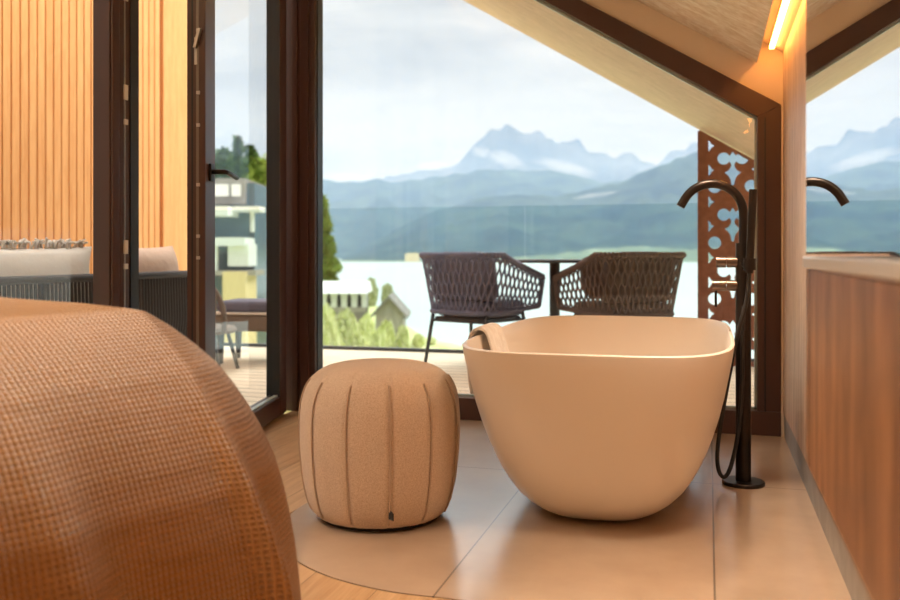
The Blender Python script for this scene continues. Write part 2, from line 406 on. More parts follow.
# right wall: substructure + oak panel + skirting
o = MB().box((XR + 0.012, YB, 0), (XR + 0.18, YW + 0.16, 1.85)).build('wall_right', M['plaster']); struct(o, 'plaster wall behind the oak panelling', 'wall')
o = MB().box((0.3085, YW - 0.010, 0), (XR + 0.02, YW + 0.15, 1.46)).build('trim_5', M['plaster']); struct(o, 'narrow plaster reveal between window frame and oak panelling', 'trim')
o = MB().prism([(-0.9, 0.106), (YW - 0.012, 0.106), (YW - 0.012, 1.69), (-0.9, 1.69)], 'x', XR, XR + 0.012).build('wall_right', M['panel_oak'])
struct(o, 'brushed oak panelling on the right wall', 'wall')
o = MB().box((XR + 0.004, -0.9, 0), (XR + 0.012, YW - 0.012, 0.106)).build('baseboard_right', M['skirting']); struct(o, 'grey stone skirting under the oak panelling', 'baseboard')
o = MB().box((XL - 1.05, YB - 0.15, -0.05), (XR + 0.2, YB, 3.6)).build('wall_back', M['taupe_wall']); struct(o, 'plaster wall behind the bed', 'wall')
# left wall around the glazing
WT = 2.42
o = MB().box((XL - 1.06, YB, -0.05), (XL - 0.9, 1.50, 3.5)).build('wall_left', M['plaster']); struct(o, 'plaster wall beside the bed', 'wall')
o = MB().box((XL - 0.9, 1.38, -0.05), (XL - 0.0, 1.50, 3.5)).build('wall_left', M['plaster']); struct(o, 'short plaster return wall beside the bed alcove', 'wall')
o = MB().box((XL - 0.16, 1.50, WT), (XL, YW + 0.16, 3.1)).build('wall_left', M['plaster']); struct(o, 'plaster wall above the glazed doors', 'wall')

# ---- window_1: the big lake window with sloping head
win = struct(empty('window_1', (0, YW, 0)), 'large lake window with a dark brown frame and sloping head', 'window')
gx0, gx1 = -1.912, 0.208; fx1 = 0.308
FB = lambda x: 1.406 - 0.615*(x - 0.208)          # lower edge of the sloping frame (glass edge)
FTt = lambda x: FB(x) + 0.108 + 0.005*(x - 0.208)
y0, y1 = -0.012, 0.085
mb = MB()
mb.prism([(gx0, 0.0), (fx1, 0.0), (fx1, 0.107), (gx0, 0.107)], 'y', y0, y1)
mb.build('bottom_rail', M['frame'], win, bevel=0.004)
mb = MB().prism([(gx1, 0.107), (fx1, 0.107), (fx1, FT(fx1)), (gx1, FB(gx1))], 'y', y0, y1); mb.build('right_jamb', M['frame'], win, bevel=0.004)
MB().box((gx1 + 0.030, y0 - 0.006, 0.107), (gx1 + 0.036, y0 + 0.004, 1.40)).build('jamb_groove', M['gasket'], win)
mb = MB().prism([(gx0 - 0.05, FB(gx0 - 0.05)), (gx1, FB(gx1)), (fx1, FT(fx1)), (gx0 - 0.05, FT(gx0 - 0.05))], 'y', y0, y1); mb.build('sloping_head', M['frame'], win, bevel=0.003)
# glazing spacer just inside the frame
g = 0.010
mb = MB()
mb.prism([(gx0, 0.107), (gx1, 0.107), (gx1, 0.107 + g), (gx0, 0.107 + g)], 'y', 0.03, 0.05)
mb.prism([(gx1 - g, 0.107), (gx1, 0.107), (gx1, FB(gx1)), (gx1 - g, FB(gx1))], 'y', 0.03, 0.05)
mb.prism([(gx0, FB(gx0) - g*1.3), (gx1, FB(gx1) - g*1.3), (gx1, FB(gx1)), (gx0, FB(gx0))], 'y', 0.03, 0.05)
mb.build('glazing_spacer', M['bead'], win)
MB().prism([(gx0, 0.107), (gx1, 0.107), (gx1, FB(gx1)), (gx0, FB(gx0))], 'y', 0.038, 0.0385).build('glass_pane', M['glass'], win)

# ---- corner post
post = struct(empty('trim_1', (XL, YW, 0)), 'dark brown corner post between lake window and terrace door', 'post')
MB().box((-0.10, -0.012, 0), (0.128, 0.085, 2.75)).build('post_core', M['frame'], post, bevel=0.004)
MB().box((0.120, 0.012, 0.1), (0.133, 0.075, 2.7)).build('post_gasket', M['gasket'], post)
MB().box((0.050, -0.020, 0), (0.095, -0.010, 2.7)).build('cover_strip', M['frame'], post, bevel=0.003)
MB().box((0.0, -0.020, 0), (0.034, -0.010, 2.7)).build('cover_strip', M['frame'], post, bevel=0.003)

# ---- terrace door: hinged beside the corner post, standing slightly open into the room
hinge = Vector((XL + 0.01, 4.12, 0)); ang = math.radians(11.8)
door = struct(empty('door_1', hinge, ang), 'glazed terrace door with dark brown frame standing ajar', 'door')   # local -Y runs along the leaf, +X into the room
Lf, Tk, Ht = 1.20, 0.070, 2.38
mb = MB()
mb.box((-Tk, -Lf, 0.012), (0, -Lf + 0.112, Ht)); mb.box((-Tk, -0.14, 0.012), (0, -0.02, Ht))
mb.box((-Tk, -Lf + 0.112, 0.012), (0, -0.14, 0.105)); mb.box((-Tk, -Lf + 0.112, Ht - 0.1), (0, -0.14, Ht))
leaf = mb.build('leaf_frame', M['frame'], door, bevel=0.004)
MB().box((-Tk + 0.03, -Lf + 0.112, 0.105), (-Tk + 0.031, -0.14, Ht - 0.1)).build('glass_pane', M['glass'], door)
mb = MB(); g = 0.008
mb.box((-0.032, -Lf + 0.112, 0.105), (-0.012, -Lf + 0.112 + g, Ht - 0.1)); 
mb.box((-0.032, -Lf + 0.112, 0.105), (-0.012, -0.14, 0.105 + g)); mb.build('glazing_spacer', M['bead'], door)
MB().box((-0.066, -0.142, 0.105), (-0.004, -0.1385, Ht - 0.1)).build('rebate_strip', M['gasket'], door)
MB().box((-0.034, -Lf - 0.0015, 0.04), (-0.024, -Lf + 0.001, Ht - 0.05)).build('lock_strip', M['dull_steel'], door)
for zz in (1.62, 1.39, 1.27, 1.05, 0.86, 0.78):
    MB().box((-0.032, -Lf - 0.006, zz), (-0.020, -Lf, zz + 0.012)).build('locking_bolt', M['steel'], door)
mb = MB().box((-0.040, -Lf - 0.004, 1.50), (-0.030, -Lf, 1.60)); mb.add([(-0.04, -Lf-0.02, 1.56), (-0.03, -Lf-0.02, 1.56), (-0.012, -Lf-0.02, 1.63), (-0.022, -Lf-0.02, 1.63), (-0.04, -Lf, 1.56), (-0.03, -Lf, 1.56), (-0.012, -Lf, 1.63), (-0.022, -Lf, 1.63)], [(0, 1, 2, 3), (4, 7, 6, 5), (0, 4, 5, 1), (1, 5, 6, 2), (2, 6, 7, 3), (3, 7, 4, 0)])
mb.build('espagnolette_lever', M['steel'], door)
# grooves on the lock edge
MB().box((-0.052, -Lf - 0.001, 0.02), (-0.046, -Lf + 0.001, Ht - 0.02)).build('edge_groove', M['gasket'], door)
hz = 1.108
hd = empty('door_handle', (0, 0, 0)); hd.parent = door
MB().box((0.0, -Lf + 0.035, hz - 0.035), (0.010, -Lf + 0.068, hz + 0.030)).build('rosette', M['black_metal'], hd, bevel=0.002)
MB().tube([(0.008, -Lf + 0.052, hz), (0.045, -Lf + 0.052, hz), (0.056, -Lf + 0.060, hz), (0.058, -Lf + 0.075, hz), (0.058, -Lf + 0.11, hz - 0.003), (0.058, -Lf + 0.19, hz - 0.012)], 0.0095, 12).build('lever', M['black_metal'], hd, smooth=True)

# ---- jamb between door opening and fixed glazing
jb = struct(empty('trim_2', (XL, 2.9, 0)), 'dark brown door jamb with strike plates left of the open door', 'door jamb')
MB().box((-0.070, -0.165, 0), (0.0, 0.0, WT)).build('jamb_core', M['frame'], jb, bevel=0.003)
MB().box((0.0, -0.160, 0), (0.010, -0.120, WT)).build('cover_strip', M['frame'], jb, bevel=0.003)
MB().box((0.0, -0.112, 0), (0.004, -0.088, WT)).build('cover_strip', M['frame'], jb, bevel=0.002)
MB().box((0.0, -0.050, 0), (0.004, 0.0, WT)).build('rebate_seal', M['gasket'], jb)
MB().box((0.0, -0.084, 0.1), (0.003, -0.079, WT)).build('steel_strip', M['steel'], jb)
for zz, hh in ((1.72, 0.02), (1.36, 0.055), (1.27, 0.02), (0.80, 0.05), (0.745, 0.02)):
    MB().box((0.003, -0.092, zz), (0.009, -0.070, zz + hh)).build('strike_plate', M['white_plastic'], jb, bevel=0.001)
# ---- window_2 fixed glazing left
w2 = struct(empty('window_2', (XL, 0, 0)), 'fixed terrace glazing beside the bed with brown frame', 'window')
mb = MB(); mb.box((-0.07, 1.5, 0), (0, 2.735, 0.10)); mb.box((-0.07, 1.5, WT - 0.09), (0, 2.735, WT)); mb.box((-0.07, 1.5, 0.1), (0, 1.59, WT - 0.09))
mb.build('window_frame', M['frame'], w2, bevel=0.003)
MB().box((-0.04, 1.59, 0.10), (-0.0395, 2.735, WT - 0.09)).build('glass_pane', M['glass'], w2)
# threshold of the door opening
o = MB().box((XL - 0.085, 2.9, -0.01), (XL - 0.0, 4.1, 0.012)).build('trim_3', M['frame']); struct(o, 'dark door threshold', 'threshold')
o = MB().box((XL - 0.085, 2.9, WT - 0.05), (XL, 4.2, WT)).build('trim_4', M['frame']); struct(o, 'dark door head', 'trim')

# ---- cove light strip on the ceiling above the panelling
led = tag(empty('light_strip', (0.268, 0, 0)), 'glowing warm cove light strip running along the ceiling edge', 'light')
zc = ceil_z(0.268) + 0.107
m_led = mat('warm_light_diffuser', (1, 0.8, 0.5), 0.5, emis=((1.0, 0.40, 0.09), 21.0))
MB().box((-0.012, -2.6, zc - 0.024), (0.009, YW - 0.05, zc - 0.010)).build('diffuser', m_led, led)
MB().box((-0.013, -2.6, zc - 0.0115), (0.011, YW - 0.03, zc + 0.008)).build('profile', M['steel'], led)
DLAB = ['round white downlight in the sloping ceiling, nearest the foot of the bed', 'round white downlight over the middle of the bed', 'round white downlight at the rear of the room', 'round white downlight over the bed alcove', 'round white downlight over the tiles in front of the bathtub', 'round white downlight over the far half of the bathtub']
for i, (x, y, p) in enumerate(FILL_LAMPS):  # housings for the added fill lamps
    d = tag(empty('ceiling_downlight', (x, y, ceil_z(x) - 0.045)), DLAB[i], 'ceiling light', 'ceiling downlights')
    MB().lathe([(0.125, 0.09), (0.125, 0.0), (0.118, -0.004), (0.112, 0.0), (0.112, 0.09)], 32).build('trim_ring', M['white_plastic'], d)

fl_ = tag(empty('floor_lamp', (-2.66, 0.55, 0)), 'slim brass floor uplight in the alcove beside the bed', 'floor lamp')  # unseen stand made up to carry the added uplight
MB().lathe([(0.14, 0.0), (0.145, 0.01), (0.13, 0.02), (0.02, 0.025)], 40).build('base', M['knob_metal'], fl_)
MB().tube([(0, 0, 0.02), (0, 0, 0.8), (0, 0, 1.50)], 0.012, 14).build('pole', M['knob_metal'], fl_)
MB().lathe([(0.03, 1.49), (0.10, 1.51), (0.165, 1.58), (0.17, 1.60), (0.16, 1.60), (0.09, 1.53), (0.02, 1.51)], 40).build('shade', M['knob_metal'], fl_, smooth=True)
# ---- washstand cabinet with mirror
cab = tag(empty('washstand_cabinet', (0.175, 0, 0)), 'wall hung oak cabinet with a pale ledge along the right edge', 'cabinet')
CY0, CY1 = -0.75, 1.79
MB().box((0.0, CY0, 0.413), (0.139, CY1, 0.772)).build('oak_front', M['cabinet_oak'], cab, bevel=0.002)
MB().box((-0.006, CY0, 0.774), (0.139, CY1 + 0.006, 0.796)).build('ledge', M['ledge'], cab, bevel=0.004, seg=3)
MB().box((-0.0006, CY1 - 0.062, 0.415), (0.001, CY1 - 0.0605, 0.772)).build('panel_joint', M['gasket'], cab)
mir = tag(empty('wall_mirror', (0.175, 0, 0.80)), 'large frameless mirror above the ledge reflecting the mountains', 'mirror')
MB().prism([(CY0, 0.0), (CY1, 0.0), (CY1, 0.855), (CY0, 0.855)], 'x', 0.0, 0.008).build('mirror_glass', M['mirror'], mir)
MB().prism([(CY0, 0.0), (CY1, 0.0), (CY1, 0.855), (CY0, 0.855)], 'x', 0.0085, 0.139).build('mirror_carcass', M['panel_oak'], mir)

# ================================================================== BATHTUB
tub = tag(empty('bathtub', (-0.331, 3.20, 0)), 'freestanding matt white oval bathtub with a towel on its rim', 'bathtub')
A_, B_ = 0.411, 0.785
def sup(a, b, n=3.0, cnt=120):
    pts = []
    for k in range(cnt):
        t = 2*PI*k/cnt; c, s = math.cos(t), math.sin(t)
        pts.append((a*math.copysign(abs(c)**(2/n), c), b*math.copysign(abs(s)**(2/n), s)))
    return pts
prof = [(0.0, 0.290), (0.0, 0.235), (0.008, 0.212), (0.022, 0.188), (0.045, 0.160), (0.075, 0.134), (0.11, 0.112), (0.15, 0.092), (0.19, 0.076), (0.24, 0.059), (0.30, 0.042), (0.36, 0.028), (0.424, 0.016), (0.48, 0.006), (0.515, 0.001), (0.527, 0.0), (0.530, 0.003)]
inn = [(0.530, 0.010), (0.526, 0.013), (0.50, 0.018), (0.424, 0.034), (0.34, 0.052), (0.26, 0.076), (0.20, 0.106), (0.15, 0.150), (0.12, 0.20), (0.105, 0.26), (0.10, 0.33)]
loops = []
for z, d in prof + inn:
    n = 4.3 - 1.2*(1 - z/0.53)
    loops.append([(x, y, z) for x, y in sup(A_ - d, B_ - d*1.32, n)])
mb = MB().loops(loops); o = mb.build('tub_shell', M['tub'], tub, smooth=True); auto(o, 50)
MB().lathe([(0.03, 0.100), (0.03, 0.106), (0.0, 0.108)][:2] + [(0.026, 0.107), (0.001, 0.107)], 24).build('drain_cap', M['steel'], tub)

# towel over the left rim
def towel():
    Y0, Y1 = 2.90, 3.10
    # cross-section in X (relative to rim centre line) and Z; left rim near X = -0.70
    xr = -0.331 - A_ + 0.012
    path = [(-0.020 + 0.002, 0.33), (-0.026, 0.38), (-0.031, 0.44), (-0.029, 0.50), (-0.024, 0.527), (-0.012, 0.543), (0.002, 0.545), (0.015, 0.540), (0.025, 0.520), (0.038, 0.48), (0.054, 0.42), (0.072, 0.36)]
    rows = []
    nw = 40
    for i, (dx, z) in enumerate(path):
        row = []
        for k in range(nw + 1):
            t = k/nw; y = Y0 + (Y1 - Y0)*t
            fold = 0.005*math.sin(t*PI*11 + 0.25*i) + 0.0025*math.sin(t*67 + i*0.4)
            out_ = -1 if i < 5 else (1 if i > 6 else 0)
            spread_ = 1 + 0.10*abs(i - 5.5)/6
            yy = (Y0+Y1)/2 + (y - (Y0+Y1)/2)*spread_ + 0.004*math.sin(i*0.9)
            row.append((xr + dx + out_*(abs(fold) + 0.004), yy, z + (abs(fold)*1.2 + 0.004 if 3 < i < 8 else 0.004*math.sin(t*9)*(i in (0, 11)))))
        rows.append(row)
    o = MB().grid(rows).build('towel', M['towel'], smooth=True, solid=0.009, subd=1)
    return tag(o, 'folded beige towel draped over the left rim of the bathtub', 'towel')
towel()

# ================================================================== FLOOR-STANDING TAP
fc = tag(empty('bath_tap', (0.118, 3.29, 0)), 'tall black floor standing bath tap with arched spout and hand shower', 'bath tap')
MB().lathe([(0.071, 0.0), (0.072, 0.004), (0.072, 0.010), (0.069, 0.013), (0.004, 0.013)], 48).build('base_plate', M['black_metal'], fc, smooth=False)
R_ = 0.026
MB().tube([(0, 0, 0.012), (0, 0, 0.4), (0, 0, 0.838)], R_, 28).build('column', M['black_metal'], fc); auto(bpy.data.objects['column'])
ux = Vector((cT, sT, 0))    # the spout turns towards the viewer's left, over the tub
u = Vector((-math.cos(math.radians(4)), -math.sin(math.radians(4)), 0))
pts = []
Rs = 0.106; zs = 0.940
for z in (0.82, 0.86, 0.90, zs): pts.append((0.012*u.x*0, 0, z))
for k in range(1, 25):
    a = math.radians(150)*k/24
    d = Rs*(1 - math.cos(a)); pts.append((u.x*d, u.y*d, zs + Rs*math.sin(a)))
lx = pts[-1]
aa = math.radians(150)
pts.append((lx[0] + u.x*0.03*math.sin(aa), lx[1] + u.y*0.03*math.sin(aa), lx[2] + 0.03*math.cos(aa)))
o = MB().tube(pts, 0.0155, 20).build('spout', M['black_metal'], fc); auto(o)
for zz, ln, nm in ((0.772, 0.083, 'diverter_knob'), (0.690, 0.096, 'mixer_knob')):
    kb = empty(nm, (0, 0, zz)); kb.parent = fc
    MB().tube([(-0.02, 0, 0), (-0.035, 0, 0), (-0.056, 0, 0)], 0.019, 24).build('knob_collar', M['knob_metal'], kb); 
    o = MB().tube([(-0.058, 0, 0), (-0.07, 0, 0), (-ln - 0.008, 0, 0)], 0.0195, 24).build('knob_cap', M['knob_metal'], kb); auto(o)
    if nm == 'mixer_knob':
        MB().tube([(-ln + 0.004, 0, -0.016), (-ln + 0.004, 0, -0.075)], 0.0045, 10).build('lever_pin', M['black_metal'], kb)
for nm in ('knob_collar', 'knob_collar.001', 'column'): auto(bpy.data.objects[nm])
# hand shower stick in its holder, in front of the column towards the room
MB().tube([(0.018, -0.050, 0.735), (0.019, -0.053, 0.78), (0.030, -0.056, 1.02)], [0.0125, 0.0135, 0.0135], 18).build('hand_shower', M['black_metal'], fc); auto(bpy.data.objects['hand_shower'])
MB().tube([(0, -0.015, 0.765), (0.010, -0.040, 0.762), (0.016, -0.058, 0.762)], 0.012, 14).build('shower_holder', M['black_metal'], fc)
MB().tube([(0.0185, -0.053, 0.745), (0.0187, -0.053, 0.785)], 0.0205, 18).build('holder_ring', M['black_metal'], fc)
def catmull(P, n=10):
    P = [Vector(p) for p in P]; out_ = []
    for i in range(len(P) - 1):
        p0 = P[max(i-1, 0)]; p1 = P[i]; p2 = P[i+1]; p3 = P[min(i+2, len(P)-1)]
        for k in range(n):
            t = k/n
            out_.append(0.5*((2*p1) + (-p0+p2)*t + (2*p0-5*p1+4*p2-p3)*t*t + (-p0+3*p1-3*p2+p3)*t**3))
    out_.append(P[-1]); return out_
hp = catmull([(0.018, -0.050, 0.74), (0.008, -0.060, 0.64), (-0.022, -0.066, 0.52), (-0.060, -0.070, 0.32), (-0.086, -0.070, 0.14), (-0.084, -0.066, 0.062), (-0.066, -0.062, 0.035), (-0.044, -0.056, 0.068), (-0.020, -0.046, 0.18), (-0.006, -0.038, 0.34), (-0.004, -0.030, 0.50), (0.0, -0.022, 0.62)])
MB().tube(hp, 0.0072, 12).build('hose', M['hose'], fc, smooth=True)

# ================================================================== POUF
pf = tag(empty('pouf', (-0.968, 2.60, 0)), 'round beige wool pouf with vertical piped seams left of the bathtub', 'pouf')
pp = [(0.014, 0.186), (0.014, 0.194), (0.028, 0.208), (0.06, 0.222), (0.12, 0.235), (0.21, 0.2445), (0.30, 0.246), (0.36, 0.240), (0.40, 0.227), (0.425, 0.211), (0.443, 0.190), (0.456, 0.165), (0.465, 0.13), (0.470, 0.09), (0.473, 0.04), (0.474, 0.004)]
camdir = math.atan2(-cT, sT)          # towards the camera
def seam_ang(k): return camdir + math.radians(11.1 + 30*k)
def seam_off(th):
    d = min(abs((th - seam_ang(k) + PI) % (2*PI) - PI) for k in range(12))
    return d
n = 240
loops = []
for z, r in pp:
    lp = []
    for k in range(n):
        th = 2*PI*k/n; d = seam_off(th)
        g = math.exp(-(d/0.03)**2); puff = math.cos(d*PI/(2*math.radians(15)))
        fade = min(1.0, max(0.0, (r - 0.10)/0.08))
        wr = 0.0012*noise.noise(Vector((math.cos(th)*9, math.sin(th)*9, z*14)))
        if 0.40 < z < 0.462: wr += 0.0012*math.sin(th*90)*fade
        rad = r - fade*0.0035*g + fade*(-0.002*(1-abs(math.cos(6*(th-seam_ang(0)))))) + wr
        lp.append((rad*math.cos(th), rad*math.sin(th), z))
    loops.append(lp)
MB().loops(loops).build('pouf_body', M['pouf'], pf, smooth=True)
prs = [(z, r) for z, r in pp if 0.02 <= z <= 0.43]
for k in range(12):
    th = seam_ang(k)
    pts = catmull([((r + 0.0012)*math.cos(th), (r + 0.0012)*math.sin(th), z) for z, r in prs], 4)
    MB().tube(pts, 0.0026, 6).build('piped_seam', M['pouf_seam'], pf, smooth=True)
MB().lathe([(0.175, 0.0), (0.182, 0.003), (0.182, 0.013), (0.15, 0.0135)], 48).build('base_ring', M['dark'], pf)
th = seam_ang(0) - 0.012
mb = MB(); r0 = 0.223
c0 = Vector((math.cos(th), math.sin(th), 0)); t0 = Vector((-math.sin(th), math.cos(th), 0))
P = [c0*(r0 + 0.003), c0*(r0 + 0.010) + t0*0.013]
mb.add([P[0] + Vector((0, 0, 0.050)), P[1] + Vector((0, 0, 0.046)), P[1] + Vector((0, 0, 0.066)), P[0] + Vector((0, 0, 0.080))], [(0, 1, 2, 3)])
mb.build('fabric_tag', M['dark'], pf, solid=0.0015)

# ================================================================== BED AND BLANKET
BED_A = math.radians(-14)
def blanket():
    X0, X1, Y0, Y1 = -1.34, 0.0, -1.75, 0.0       # outer hem rectangle
    RC = 0.30
    P0 = Vector((-0.645, 1.64)); ca, sa = math.cos(BED_A), math.sin(BED_A)
    # profile: distance inset from hem -> height
    prof = [(0.0, 0.14), (0.006, 0.20), (0.014, 0.27), (0.028, 0.34), (0.048, 0.41), (0.072, 0.465), (0.096, 0.51), (0.122, 0.552), (0.152, 0.592), (0.19, 0.628), (0.235, 0.664), (0.28, 0.694), (0.37, 0.716), (0.46, 0.730), (0.54, 0.738), (0.60, 0.741)]
    # outline param
    W, D_ = X1 - X0, Y1 - Y0
    def outline(ins, s):
        """s in metres along the reference outline: start at (X1, Y0) going up +Y, round corner, then -X"""
        r = max(RC - ins, 0.02); x1 = X1 - ins; y1 = Y1 - ins
        La = D_ - RC; Lc = RC*PI/2; Lb = W - RC
        mr_ = max(RC, ins)
        if s < La: return Vector((x1, Y0 + s/La*(D_ - mr_))), Vector((1, 0))
        if s < La + Lc:
            a = (s - La)/RC; c = Vector((X1 - mr_, Y1 - mr_))
            return c + Vector((math.cos(a), math.sin(a)))*(RC - ins if RC > ins else 0.0) , Vector((math.cos(a), math.sin(a)))
        q = (s - La - Lc)/Lb*(W - mr_)
        return Vector((X1 - mr_ - q, y1)), Vector((0, 1))
    La = D_ - RC; Lc = RC*PI/2; Lb = W - RC; T = La + Lc + Lb
    ns_ = 420; rows = []; uvs = []
    vacc = 0; prev = None
    fine = []
    for i in range(len(prof)-1):
        for k in range(4):
            t = k/4; fine.append((prof[i][0]*(1-t) + prof[i+1][0]*t, prof[i][1]*(1-t) + prof[i+1][1]*t))
    fine.append(prof[-1])
    for d, z in fine:
        if prev: vacc += math.hypot(d - prev[0], z - prev[1])
        prev = (d, z)
        row = []; uvr = []
        for k in range(ns_ + 1):
            s = T*k/ns_
            p, nn_ = outline(d, s)
            hang = max(0.0, min(1.0, (0.62 - z)/0.40))
            f = 0.0
            FA = 1.5
            for (sc_, wd, am) in ((La - 0.02, 0.030, 0.035), (La - 0.36, 0.05, 0.022), (La + Lc*0.62, 0.06, 0.025), (La - 0.75, 0.06, 0.028), (La - 1.3, 0.08, 0.03), (La + Lc + 0.35, 0.07, 0.03), (La + Lc + 0.8, 0.09, 0.03)):
                sl = s - (sc_ + 0.05*hang); f += FA*am*math.exp(-(sl/wd)**2)
            f += 0.012*math.sin(s*9.0 + 1.0) + 0.006*math.sin(s*23 + z*4)
            p = p + nn_*(f*hang)
            zz = z + 0.006*noise.noise(Vector((p.x*4, p.y*4, 0.3)))*(1-hang) + 0.010*noise.noise(Vector((p.x*1.6, p.y*1.6, 7)))*(1-hang)
            row.append((p.x, p.y, zz)); uvr.append((s, vacc))
        rows.append(row); uvs.append(uvr)
    # close the top from the last inset line to the left wall and the headboard side
    m_ = len(rows[0])
    mb = MB(); mb.grid(rows)
    me_uv = [q for r in uvs for q in r]
    base = (len(rows)-1)*m_
    # top centre strip: fan to a line
    top = rows[-1]; extra = []
    for k in range(m_):
        x, y, z = top[k]
        extra.append((x + (-1.0 - x)*0.98, y + (-1.0 - y)*0.98 if y > -1.0 else y, 0.744))
    mb.v += extra
    for k in range(m_ - 1): mb.f.append((base + k, base + k + 1, base + m_ + k + 1, base + m_ + k))
    me_uv += [(q[0], vacc + 0.45) for q in uvs[-1]]
    mb.v = [(P0.x + x*ca - y*sa, P0.y + x*sa + y*ca, z) for x, y, z in mb.v]
    o = mb.build('blanket', M['blanket'], smooth=True)
    # planar UVs on the flat top so the weave runs straight there
    uvl = o.data.uv_layers.new(name='UVMap')
    for lp in o.data.loops:
        vi = lp.vertex_index; vx = o.data.vertices[vi].co
        uvl.data[lp.index].uv = me_uv[vi]
    md = o.modifiers.new('solid', 'SOLIDIFY'); md.thickness = 0.008; md.offset = -1
    return tag(o, 'tan waffle weave blanket draped over the bed in the left foreground', 'blanket')
blanket()
bed = tag(empty('bed', (-0.66, 1.62, 0), BED_A), 'low upholstered bed under the waffle blanket', 'bed')
MB().box((-1.20, -1.72, 0.10), (-0.14, -0.14, 0.32)).build('bed_base', M['taupe'], bed, bevel=0.02)
MB().box((-1.20, -1.72, 0.322), (-0.24, -0.22, 0.585)).build('mattress', M['cream'], bed, bevel=0.06, seg=4)
for x in (-1.1, -0.30):
    for y in (-1.6, -0.35): MB().box((x, y, 0.0), (x + 0.07, y + 0.07, 0.10)).build('leg', M['dark'], bed)

# ================================================================== TERRACE
struct(MB().box((-7.0, 4.30, -0.12), (0.75, 7.10, -0.004)).build('terrace_deck', M['deck']), 'weathered larch deck boards in front of the lake window', 'deck')
struct(MB().box((-7.0, 1.55, -0.12), (XL - 0.17, 4.298, -0.004)).build('terrace_deck', M['deck']), 'weathered larch deck boards beside the bedroom', 'deck')
struct(MB().box((-7.0, 7.1, -3.0), (0.75, 7.2, -0.02)).build('terrace_edge', M['skirting']), 'edge of the terrace slab', 'trim')
# roof overhang: sloping spruce soffit on the gable
SZ = lambda x: 1.545 - 0.607*(x - 0.2)
o = MB().prism([(-2.2, SZ(-2.2)), (1.1, SZ(1.1)), (1.1, SZ(1.1) + 0.22), (-2.2, SZ(-2.2) + 0.22)], 'y', YW + 0.165, 6.80).build('roof_soffit', M['soffit_wood'])
struct(o, 'pale spruce roof overhang above the lake window', 'roof')

# glass balustrade
bal = tag(empty('glass_railing', (0, 7.05, 0)), 'clear glass terrace railing between the deck and the lake', 'railing')
xs = [-5.6, -3.5, -1.4, 0.70]
for i in range(3):
    MB().box((xs[i] + 0.004, -0.006, 0.03), (xs[i+1] - 0.004, 0.006, 1.18)).build('glass_panel', M['rail_glass'], bal)
MB().box((-6.9, -0.03, -0.004), (0.72, 0.03, 0.022)).build('base_profile', M['anthracite'], bal)
MB().box((-5.6, -0.007, 1.18), (0.70, 0.007, 1.186)).build('top_edge', M['rail_glass'], bal)

